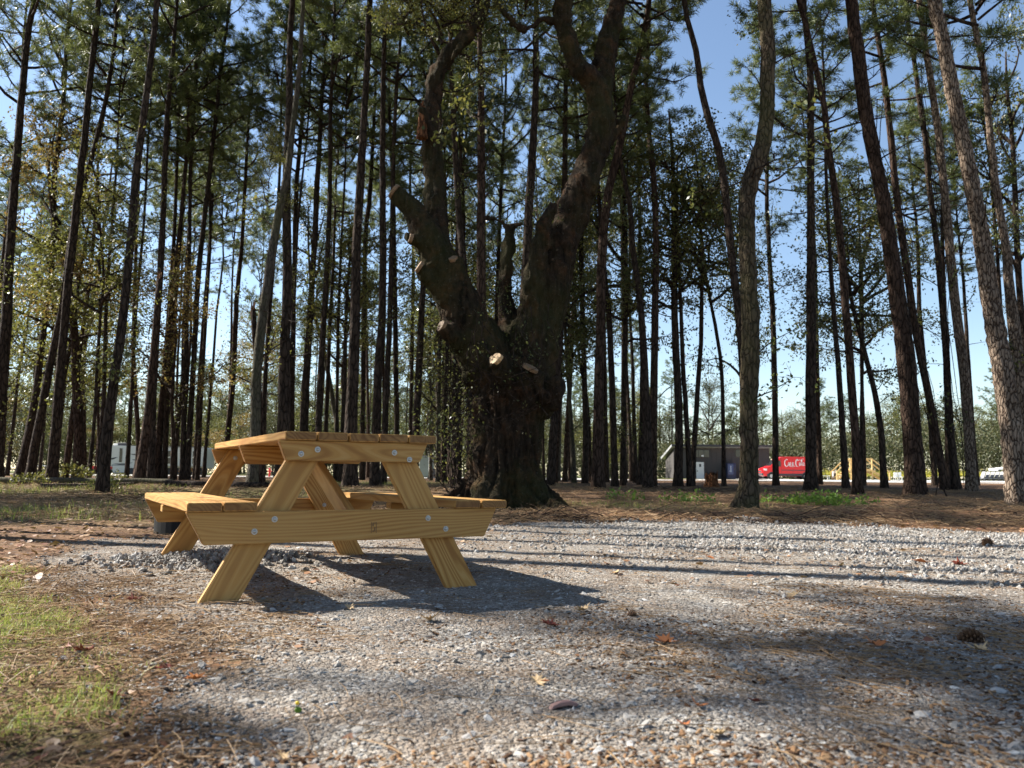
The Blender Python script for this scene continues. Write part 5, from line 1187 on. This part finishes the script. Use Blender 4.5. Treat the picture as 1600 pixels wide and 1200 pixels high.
def scatter(name, P, S, Rt, mat, label, prim='stone', seed=0):
    """stuff: many small instances generated on a point mesh by geometry nodes"""
    me = bpy.data.meshes.new(name); me.vertices.add(len(P)); me.vertices.foreach_set('co', np.asarray(P, np.float32).ravel())
    for nm_, dat in (('scl', S), ('rot', Rt)):
        at = me.attributes.new(nm_, 'FLOAT_VECTOR', 'POINT'); at.data.foreach_set('vector', np.asarray(dat, np.float32).ravel())
    o = link(name, me); g = bpy.data.node_groups.new(name+'_scatter', 'GeometryNodeTree')
    g.interface.new_socket('Geometry', in_out='INPUT', socket_type='NodeSocketGeometry'); g.interface.new_socket('Geometry', in_out='OUTPUT', socket_type='NodeSocketGeometry')
    N = g.nodes; L = g.links; gi = N.new('NodeGroupInput'); go = N.new('NodeGroupOutput'); ip = N.new('GeometryNodeInstanceOnPoints')
    def attr(nm_): q = N.new('GeometryNodeInputNamedAttribute'); q.data_type = 'FLOAT_VECTOR'; q.inputs['Name'].default_value = nm_; return q.outputs[0]
    if prim == 'stone':
        ic = N.new('GeometryNodeMeshIcoSphere'); ic.inputs['Radius'].default_value = 1; ic.inputs['Subdivisions'].default_value = 2
        sp_ = N.new('GeometryNodeSetPosition'); nz = N.new('ShaderNodeTexNoise'); nz.inputs['Scale'].default_value = 1.1+seed*.2; nz.inputs['Detail'].default_value = 2
        vm_ = N.new('ShaderNodeVectorMath'); vm_.operation = 'MULTIPLY_ADD'; L.new(nz.outputs['Color'], vm_.inputs[0]); vm_.inputs[1].default_value = (1.9,)*3; vm_.inputs[2].default_value = (-.95,)*3
        L.new(ic.outputs[0], sp_.inputs['Geometry']); L.new(vm_.outputs[0], sp_.inputs['Offset']); src = sp_.outputs[0]
        ss_ = N.new('GeometryNodeSetShadeSmooth'); ss_.inputs['Shade Smooth'].default_value = False; L.new(src, ss_.inputs[0]); src = ss_.outputs[0]
    else:
        bz_ = N.new('GeometryNodeCurvePrimitiveBezierSegment') if False else N.new('GeometryNodeCurveQuadraticBezier')
        bz_.inputs['Resolution'].default_value = 4; bz_.inputs['Start'].default_value = (-.5, 0, 0); bz_.inputs['Middle'].default_value = (0, .12, .03); bz_.inputs['End'].default_value = (.5, 0, 0)
        cc = N.new('GeometryNodeCurvePrimitiveCircle'); cc.inputs['Resolution'].default_value = 3; cc.inputs['Radius'].default_value = .009
        cm_ = N.new('GeometryNodeCurveToMesh'); L.new(bz_.outputs[0], cm_.inputs[0]); L.new(cc.outputs[0], cm_.inputs[1]); src = cm_.outputs[0]
    mt = N.new('GeometryNodeSetMaterial'); mt.inputs['Material'].default_value = mat; L.new(src, mt.inputs[0])
    L.new(gi.outputs[0], ip.inputs['Points']); L.new(mt.outputs[0], ip.inputs['Instance'])
    eu = N.new('FunctionNodeEulerToRotation'); L.new(attr('rot'), eu.inputs[0]); L.new(eu.outputs[0], ip.inputs['Rotation']); L.new(attr('scl'), ip.inputs['Scale'])
    L.new(ip.outputs[0], go.inputs[0]); md = o.modifiers.new('scatter', 'NODES'); md.node_group = g
    return tag(o, label, kind='stuff')
def fan(n, y0, y1, r_, pw=1.0, k=.82, m_=.9):
    """random points in a wedge that widens with distance, denser near"""
    y = y0*(y1/y0)**(r_.random(n)**pw); x = (r_.random(n)*2-1)*(k*y+m_); return x, y
r_ = np.random.default_rng(31)
x, y = fan(115000, 1.0, 9.0, r_, .9); pmv = pad_mask(x, y); k = (pmv > -.05+.25*r_.random(len(x))-.15) & (vnoise(x, y, 3, 41)*.6+.5*r_.random(len(x)) > .33); x, y = x[k], y[k]
s = .0016+.0040*r_.random(len(x))**2.2+(r_.random(len(x)) < .04)*.009*r_.random(len(x)); s = s*(1+.05*y)
P = np.stack([x, y, ground_z(x, y)+.008-s*.05], -1)
scatter('gravel', P, np.stack([s*1.5, s, s*.5], -1), np.stack([r_.normal(0, .3, len(x)), r_.normal(0, .3, len(x)), r_.uniform(0, 6.3, len(x))], -1), M['stone'], 'grey gravel chips scattered over the pad around the table')
n = 150000; y = r_.uniform(4.2, 10.3, n); x = r_.uniform(-1, 1, n)*(.8*y+1); k = (pad_mask(x, y) > -.1) & (ss(3.6, 8.6, y+0.25*x+2.0*(vnoise(x, y, .7, 21)-.5))*ss(-.8, 3.0, x)*(.25+.75*ss(.3, .6, vnoise(x, y, 1.7, 22))) > r_.random(n)*1.1); x, y = x[k], y[k]
s = .005+.011*r_.random(len(x))**1.6; P = np.stack([x, y, ground_z(x, y)+.008+s*.1], -1)
scatter('gravel', P, np.stack([s*1.2, s, s*.7], -1), r_.uniform(0, 6.3, (len(x), 3)), M['stone'], 'loose pale crushed stone at the far side of the pad', seed=2)
n = 1700; x = r_.normal(-1.9, .27, n); y = r_.normal(5.1, .2, n); s = .008+.012*r_.random(n); P = np.stack([x, y, ground_z(x, y)+s*.3+.008], -1)
scatter('gravel', P, np.stack([s*1.2, s, s*.7], -1), r_.uniform(0, 6.3, (n, 3)), M['stone'], 'small heap of loose gravel at the far left table leg', seed=1)
x, y = fan(70000, 1.1, 9.5, r_, .9); dr = vnoise(x, y, 1.1, 51)*.55+vnoise(x, y, 4.3, 54)*.5; k = (dr > .38+.30*r_.random(len(x))) & (pad_mask(x, y) > -.6) & ~((x > 1.0) & (y > 6.0) & (r_.random(len(x)) < .7)); x, y = x[k], y[k]
s = .0018+.0045*r_.random(len(x))**2; P = np.stack([x, y, ground_z(x, y)+.010], -1)
scatter('bark_crumbs', P, np.stack([s*r_.uniform(1, 3.2, len(x)), s, s*.35], -1), np.stack([r_.normal(0, .3, len(x)), r_.normal(0, .3, len(x)), r_.uniform(0, 6.3, len(x))], -1), M['crumb'], 'brown crumbs of bark and leaf drifted over the gravel', seed=3)
# pine straw
x, y = fan(46000, 1.1, 11, r_, .85); cl = vnoise(x, y, 1.1, 51)*.6+vnoise(x, y, 3.1, 52)*.5; k = (cl > .60+.25*r_.random(len(x))) & (r_.random(len(x)) < .55); k |= r_.random(len(x)) < .045; k &= ~((x > 1.5) & (y > 6.5) & (r_.random(len(x)) < .85)); x, y = x[k], y[k]
L_ = r_.uniform(.07, .17, len(x)); P = np.stack([x, y, ground_z(x, y)+.014+.006*r_.random(len(x))], -1)
scatter('pine_straw', P, np.stack([L_, L_*r_.uniform(-1, 1, len(x)), L_*.8], -1), np.stack([r_.normal(0, .1, len(x)), r_.normal(0, .06, len(x)), r_.uniform(0, 6.3, len(x))], -1), M['straw'], 'dry pine needles strewn over the gravel pad', 'straw')
n = 26000; y = 9.3+16*r_.random(n)**1.3; x = r_.uniform(-1, 1, n)*(.72*y+1); k = pad_mask(x, y) < .1; x, y = x[k], y[k]
L_ = r_.uniform(.12, .3, len(x)); P = np.stack([x, y, ground_z(x, y)+.012+.03*r_.random(len(x))], -1)
scatter('pine_straw', P, np.stack([L_, L_*r_.uniform(-1, 1, len(x)), L_*1.2], -1), np.stack([r_.normal(0, .2, len(x)), r_.normal(0, .2, len(x)), r_.uniform(0, 6.3, len(x))], -1), M['straw'], 'brown pine straw covering the forest floor beyond the pad', 'straw')
n = 5500; y = r_.uniform(1.2, 4.8, n); x = -r_.random(n)*(.8*y+1); k = pad_mask(x, y) < .15; x, y = x[k], y[k]
L_ = r_.uniform(.05, .13, len(x)); P = np.stack([x, y, ground_z(x, y)+.008+.02*r_.random(len(x))], -1)
scatter('pine_straw', P, np.stack([L_, L_*r_.uniform(-1, 1, len(x)), L_*1.5], -1), np.stack([r_.normal(0, .4, len(x)), r_.normal(0, .3, len(x)), r_.uniform(0, 6.3, len(x))], -1), M['straw'], 'dry straw and thatch among the grass at the left corner', 'straw')

# dead leaves
def leaf_arrays(x, y, z, s, r_, tilt=.35):
    n = len(x); u = np.linspace(-1, 1, 5); wv = np.array([.12, .8, 1.0, .7, .05])*.42
    az = r_.uniform(0, 6.28, n); curl = r_.uniform(-.25, .9, n); tw = r_.normal(0, tilt, n)
    lx = np.repeat(u[None]*.5, n, 0); V = np.zeros((n, 5, 2, 3))
    for side, sg in ((0, -1), (1, 1)):
        ly = sg*wv[None]*r_.uniform(.8, 1.2, (n, 5))*.8; lz = curl[:, None]*(np.abs(u)[None]**2*.22+np.abs(ly)*.5)+ly*tw[:, None]
        V[:, :, side, 0] = lx*np.cos(az)[:, None]-ly*np.sin(az)[:, None]; V[:, :, side, 1] = lx*np.sin(az)[:, None]+ly*np.cos(az)[:, None]; V[:, :, side, 2] = lz+.04
    V = V*np.asarray(s)[:, None, None, None]+np.stack([x, y, z], -1)[:, None, None, :]
    V = V.reshape(-1, 3); b0 = (np.arange(n)*10)[:, None]; q = np.arange(4)[None]*2
    Fq = np.stack([b0+q, b0+q+2, b0+q+3, b0+q+1], -1).reshape(-1, 4); return V, Fq
n = 42000; y = 4.2+22*r_.random(n)**1.5; x = r_.uniform(-1, 1, n)*(.75*y+1); pmv = pad_mask(x, y); k = (pmv < 0) | (r_.random(n) < .03); k &= r_.random(n) < .35+.65*vnoise(x, y, .8, 61); x, y = x[k], y[k]
a = Acc(); a.add(*leaf_arrays(x, y, ground_z(x, y)+.008, r_.uniform(.022, .062, len(x)), r_))
tag(link('leaf_litter', a.mesh('leaf_litter', [M['dead_leaf']])), 'brown leaf litter over the forest floor beyond the table', kind='stuff')
n = 4200; y = 1.2*(6/1.2)**r_.random(n); x = (r_.random(n)*2-1)*(.8*y+.6); k = (pad_mask(x, y) < .05) & (x < 0) & (r_.random(n) < .7) | (r_.random(n) < .07); x, y = x[k], y[k]
a = Acc(); a.add(*leaf_arrays(x, y, ground_z(x, y)+.006, .010+.034*r_.random(len(x))**2.2, r_))
tag(link('leaf_litter', a.mesh('leaf_litter', [M['dead_leaf']])), 'small crumpled dead leaves on the gravel and grass in front', kind='stuff')

# grass blades
def blades(x, y, h, wd_, r_, lean=.5):
    n = len(x); az = r_.uniform(0, 6.28, n); la = r_.uniform(0, 6.28, n); ln = h*r_.random(n)*lean*1.4; z = ground_z(x, y)-.004
    ex, ey = np.cos(az)*wd_/2, np.sin(az)*wd_/2; V = np.zeros((n, 5, 3))
    V[:, 0] = np.stack([x-ex, y-ey, z], -1); V[:, 1] = np.stack([x+ex, y+ey, z], -1)
    mx, my = x+np.cos(la)*ln*.35, y+np.sin(la)*ln*.35
    V[:, 2] = np.stack([mx+ex*.8, my+ey*.8, z+h*.6], -1); V[:, 3] = np.stack([mx-ex*.8, my-ey*.8, z+h*.6], -1); V[:, 4] = np.stack([x+np.cos(la)*ln, y+np.sin(la)*ln, z+h], -1)
    V = V.reshape(-1, 3); b0 = np.arange(n)*5; Fq = np.concatenate([np.stack([b0, b0+1, b0+2, b0+3], -1), np.stack([b0+3, b0+2, b0+4, b0+4], -1)]); return V, Fq
n = 190000; y = r_.uniform(1.1, 4.9, n); x = -r_.random(n)*(.85*y+1.2); g_ = grass_density(x, y)*ss(.40, .68, vnoise(x, y, 1.6, 71)*.5+vnoise(x, y, 6, 72)*.55+.10*ss(2.2, 3.4, y)); k = (g_ > r_.random(n)*.9) & (r_.random(n) < .6); x, y = x[k], y[k]
a = Acc(); a.add(*blades(x, y, r_.uniform(.010, .046, len(x))*(.5+.9*vnoise(x, y, 5, 73)), r_.uniform(.0022, .0045, len(x)), r_, .9))
tag(link('grass', a.mesh('grass', [M['grass']], False)), 'thin sunlit grass in the left foreground corner', kind='stuff')
n = 120000; y = r_.uniform(7, 34, n); x = r_.uniform(-1, 1, n)*(.72*y+1); g_ = grass_density(x, y)*(.15+ss(.4, .65, vnoise(x, y, .9, 74)*.6+vnoise(x, y, 4, 75)*.4)); k = (g_ > .25+r_.random(n)*.7) & (pad_mask(x, y) < -.1); x, y = x[k], y[k]
a = Acc(); a.add(*blades(x, y, r_.uniform(.04, .13, len(x)), r_.uniform(.006, .012, len(x)), r_))
tag(link('grass', a.mesh('grass', [M['grass']], False)), 'patches of low green grass under the trees', kind='stuff')

# twigs and root debris
a = Acc(); rs = random.Random(8)
for (px, py, rx, ry, n, L0) in [(1190, 806, 2.2, .6, 80, .35), (1000, 804, 1.6, .5, 30, .3), (1400, 790, 2.2, .8, 110, .5), (700, 800, 1.4, .9, 90, .5), (330, 772, 3.0, .9, 90, .8), (880, 800, .9, .5, 60, .4), (560, 780, 2, 1, 60, .5), (1500, 800, 1.8, .6, 60, .4), (1085, 770, 2, 1.4, 70, .6), (220, 775, 1.6, 1, 50, .6)]:
    c = atz(px, py, .1)
    for k in range(n):
        x = c.x+rs.gauss(0, rx*.5); y = c.y+rs.gauss(0, ry*.5); an = rs.uniform(0, 3.14); L = L0*rs.uniform(.3, 1.3); el = abs(rs.gauss(0, .22)); d = Vector((math.cos(an)*math.cos(el), math.sin(an)*math.cos(el), math.sin(el)))
        p = Vector((x, y, gz(x, y)+.01)); m_ = p+d*L*.5+Vector((rs.gauss(0, .04),)*2+(.02,)); a.tube([p, m_, p+d*L], [.0045*rs.uniform(.5, 1.6), .0035, .002], 4, 0, 1)
tag(link('twig_debris', a.mesh('twig_debris', [M['bark_red']])), 'broken twigs and roots heaped along the far edge of the pad', kind='stuff')

# single large fallen leaves, pine cones and bark that can be picked out
def big_leaf(px, py, s, mat, label, lobed=True, seed=0, tilt=.4, name='fallen_leaf', cat='leaf'):
    rr = random.Random(seed); p = atz(px, py, .012); p.z = gz(p.x, p.y)+.014; b = MB(); n = 10 if lobed else 8; ring_ = []; c0 = b.bm.verts.new((0, 0, 0))
    for k in range(n*2):
        an = k*math.pi/n; r = s*.5*((1.0 if k % 4 == 0 else .52 if k % 2 else .78) if lobed else (.9 if k % n == 0 else .5))*rr.uniform(.85, 1.1)
        x, y = math.cos(an)*r, math.sin(an)*r*.8; z = tilt*abs(y)*rr.uniform(.7, 1.4)+.35*r*r/s*rr.uniform(.3, 1.8); ring_.append(b.bm.verts.new((x, y, z)))
    for k in range(n*2): b.bm.faces.new([c0, ring_[k], ring_[(k+1) % (2*n)]])
    r2 = bmesh.ops.extrude_face_region(b.bm, geom=b.bm.faces[:])
    for v in r2['geom']:
        if isinstance(v, bmesh.types.BMVert): v.co.z += .0012
    o = b.build(name, M[mat], None, p); o.rotation_euler = (rr.uniform(-.35, .35), rr.uniform(-.35, .35), rr.uniform(0, 6.28)); tag(o, label, cat); return o
for i, (px, py, s, mt, lb) in enumerate([
    (1040, 1003, .085, 'orange_leaf', 'orange lobed leaf standing up on the gravel, right of the picture centre'),
    (1076, 993, .055, 'orange_leaf', 'small orange leaf tip beside the larger orange lobed leaf'),
    (1368, 1010, .10, 'orange_leaf', 'large orange brown leaf with a dark shadow in the right foreground'),
    (911, 953, .09, 'tan_leaf', 'pale tan curled leaf at the tip of the table shadow'),
    (962, 896, .10, 'tan_leaf', 'pale tan leaf on the dark trunk shadow'),
    (859, 976, .08, 'red_leaf', 'dark red leaf just below the table shadow'),
    (672, 972, .10, 'tan_leaf', 'tan leaf in front of the table shadow between the near legs'),
    (623, 870, .11, 'tan_leaf', 'pale leaf lying under the table by the right far leg'),
    (1069, 1137, .045, 'orange_leaf', 'bright orange small leaf in the bottom foreground'),
    (1120, 1150, .06, 'tan_leaf', 'tan leaf right of the bright orange one at the bottom'),
    (1180, 1096, .055, 'red_leaf', 'dark red brown leaf below the dappled shadow'),
    (130, 1020, .085, 'red_leaf', 'red leaf in the grass at the left'),
    (105, 1012, .05, 'red_leaf', 'smaller red leaf beside the red leaf in the grass'),
    (258, 1045, .075, 'red_leaf', 'reddish leaf at the border of grass and gravel'),
    (305, 1064, .07, 'orange_leaf', 'brown orange leaf on the gravel edge left of centre'),
    (180, 1090, .065, 'red_leaf', 'dark brown leaf low in the sparse grass'),
    (65, 1186, .06, 'red_leaf', 'dark red leaf in the bottom left corner'),
    (440, 1183, .04, 'tan_leaf', 'pale curled leaf at the bottom edge left of centre'),
    (210, 938, .09, 'red_leaf', 'dark leaf on the gravel left of the near left leg'),
    (850, 1068, .04, 'orange_leaf', 'thin orange leaf left of the bark chip'),
    (838, 1068, .07, 'tan_leaf', 'long tan leaf lying flat left of the bark chip'),
    (1090, 1108, .06, 'orange_leaf', 'flat orange brown leaf above the bottom right straw'),
    (1440, 878, .14, 'orange_leaf', 'orange leaf on the pale crushed stone at right'),
    (1240, 930, .09, 'tan_leaf', 'round tan leaf upright near the long trunk shadow'),
    (1530, 1015, .08, 'tan_leaf', 'brown leaf half in shadow at the right'),
    (1110, 872, .10, 'orange_leaf', 'brown leaf on the sunlit strip between two trunk shadows'),
    (1500, 883, .13, 'red_leaf', 'dark curled leaf on the crushed stone at right'),
    (545, 952, .06, 'tan_leaf', 'tan leaf right of the near left table leg')]):
    big_leaf(px, py, s, mt, lb, i % 3 != 1, i)
def cone(px, py, s, label):
    p = atz(px, py, .02); root = thing('pine_cone', (p.x, p.y, gz(p.x, p.y)+s*.30), label, 'pine cone', rz=px*.3); b = MB()
    for ring_i in range(8):
        q = ring_i/7; r = s*.42*math.sin(math.pi*(.15+.8*q))+.002
        for k in range(8):
            an = k*.785+ring_i*.4; d = Vector((0, math.cos(an), math.sin(an))); c0 = Vector(((q-.5)*s, 0, 0)); b.bar(c0+d*r*.4, c0+d*r+Vector((s*.10, 0, 0)), s*.085, 4, s*.05)
    b.bar((-s*.5, 0, 0), (s*.5, 0, 0), s*.12, 6); b.build('scale', plain('cone_brown%d' % px, (.10, .055, .03), .8, .2), root)
cone(1518, 996, .075, 'dark pine cone lying on the gravel at the right'); cone(1543, 851, .10, 'pine cone on the pale crushed stone near the right edge'); cone(987, 958, .04, 'tiny dark cone in the gravel near the picture centre')
p = atz(880, 1103, .01); rt = thing('bark_chip', (p.x, p.y, gz(p.x, p.y)+.012), 'curled pinkish brown bark chip in the central foreground', 'bark chip', rz=.35)
b = MB(); b.prism([(-.035, -.006), (-.03, .004), (-.01, .010), (.015, .011), (.036, .004), (.034, -.004), (.01, .001), (-.02, -.002)], 'y', -.009, .009); b.bevel(.0015); b.build('chip', plain('pink_bark', (.26, .15, .13), .6, .4), rt)
p = atz(462, 1112, .01); rt = thing('wild_flower', (p.x, p.y, gz(p.x, p.y)), 'tiny yellow flower with one round green leaf in the foreground', 'flower')
b = MB(); b.bar((0, 0, 0), (.002, 0, .028), .0012, 5); b.build('stem', M['weed'], rt)
b = MB(); b.sphere((.006, 0, .014), .009, 0, (1, .3, .8)); b.build('leaf', M['weed'], rt)
b = MB(); b.sphere((.003, 0, .03), .005, 0, (1, .7, .9)); b.build('petal', plain('petal_yellow', (.75, .50, .02), .5), rt)
# bigger separate stones
for i, (px, py, s) in enumerate([(1232, 993, .03), (813, 1099, .0), (583, 891, .035), (1440, 1117, .035), (1120, 1175, .03), (740, 1000, .022), (640, 1115, .03), (475, 1028, .03), (380, 1095, .025), (1500, 930, .04), (1330, 1010, .022), (1560, 1080, .035), (925, 1010, .02), (560, 1140, .025), (1290, 1105, .028)]):
    if s == 0: continue
    p = atz(px, py, .01); b = MB(); q = bmesh.ops.create_icosphere(b.bm, subdivisions=2, radius=s*.6); rr = random.Random(i)
    for v in b.bm.verts: v.co *= 1+.22*noise.noise(v.co*60+Vector((i*3, 0, 0))); v.co.z *= .55
    o = b.build('stone', M['stone'], None, (p.x, p.y, gz(p.x, p.y)+s*.12)); o.rotation_euler = (0, 0, rr.uniform(0, 6)); tag(o, 'pale loose stone on the gravel '+['above the large orange leaf at right', '', 'under the table near the far right leg', 'low in the right foreground', 'at the bottom right of the bright orange leaf',
        'just below the tip of the table shadow', 'at the bottom, right of the yellow flower', 'below the near left table leg', 'left of the yellow flower at the grass edge', 'between the long trunk shadow and the pine cone',
        'beside the large orange brown leaf', 'in the lower right corner', 'left of the orange lobed leaf', 'at the bottom edge, right of the flower', 'beside the flat orange brown leaf'][i], 'stone', 'larger loose stones on the gravel pad')
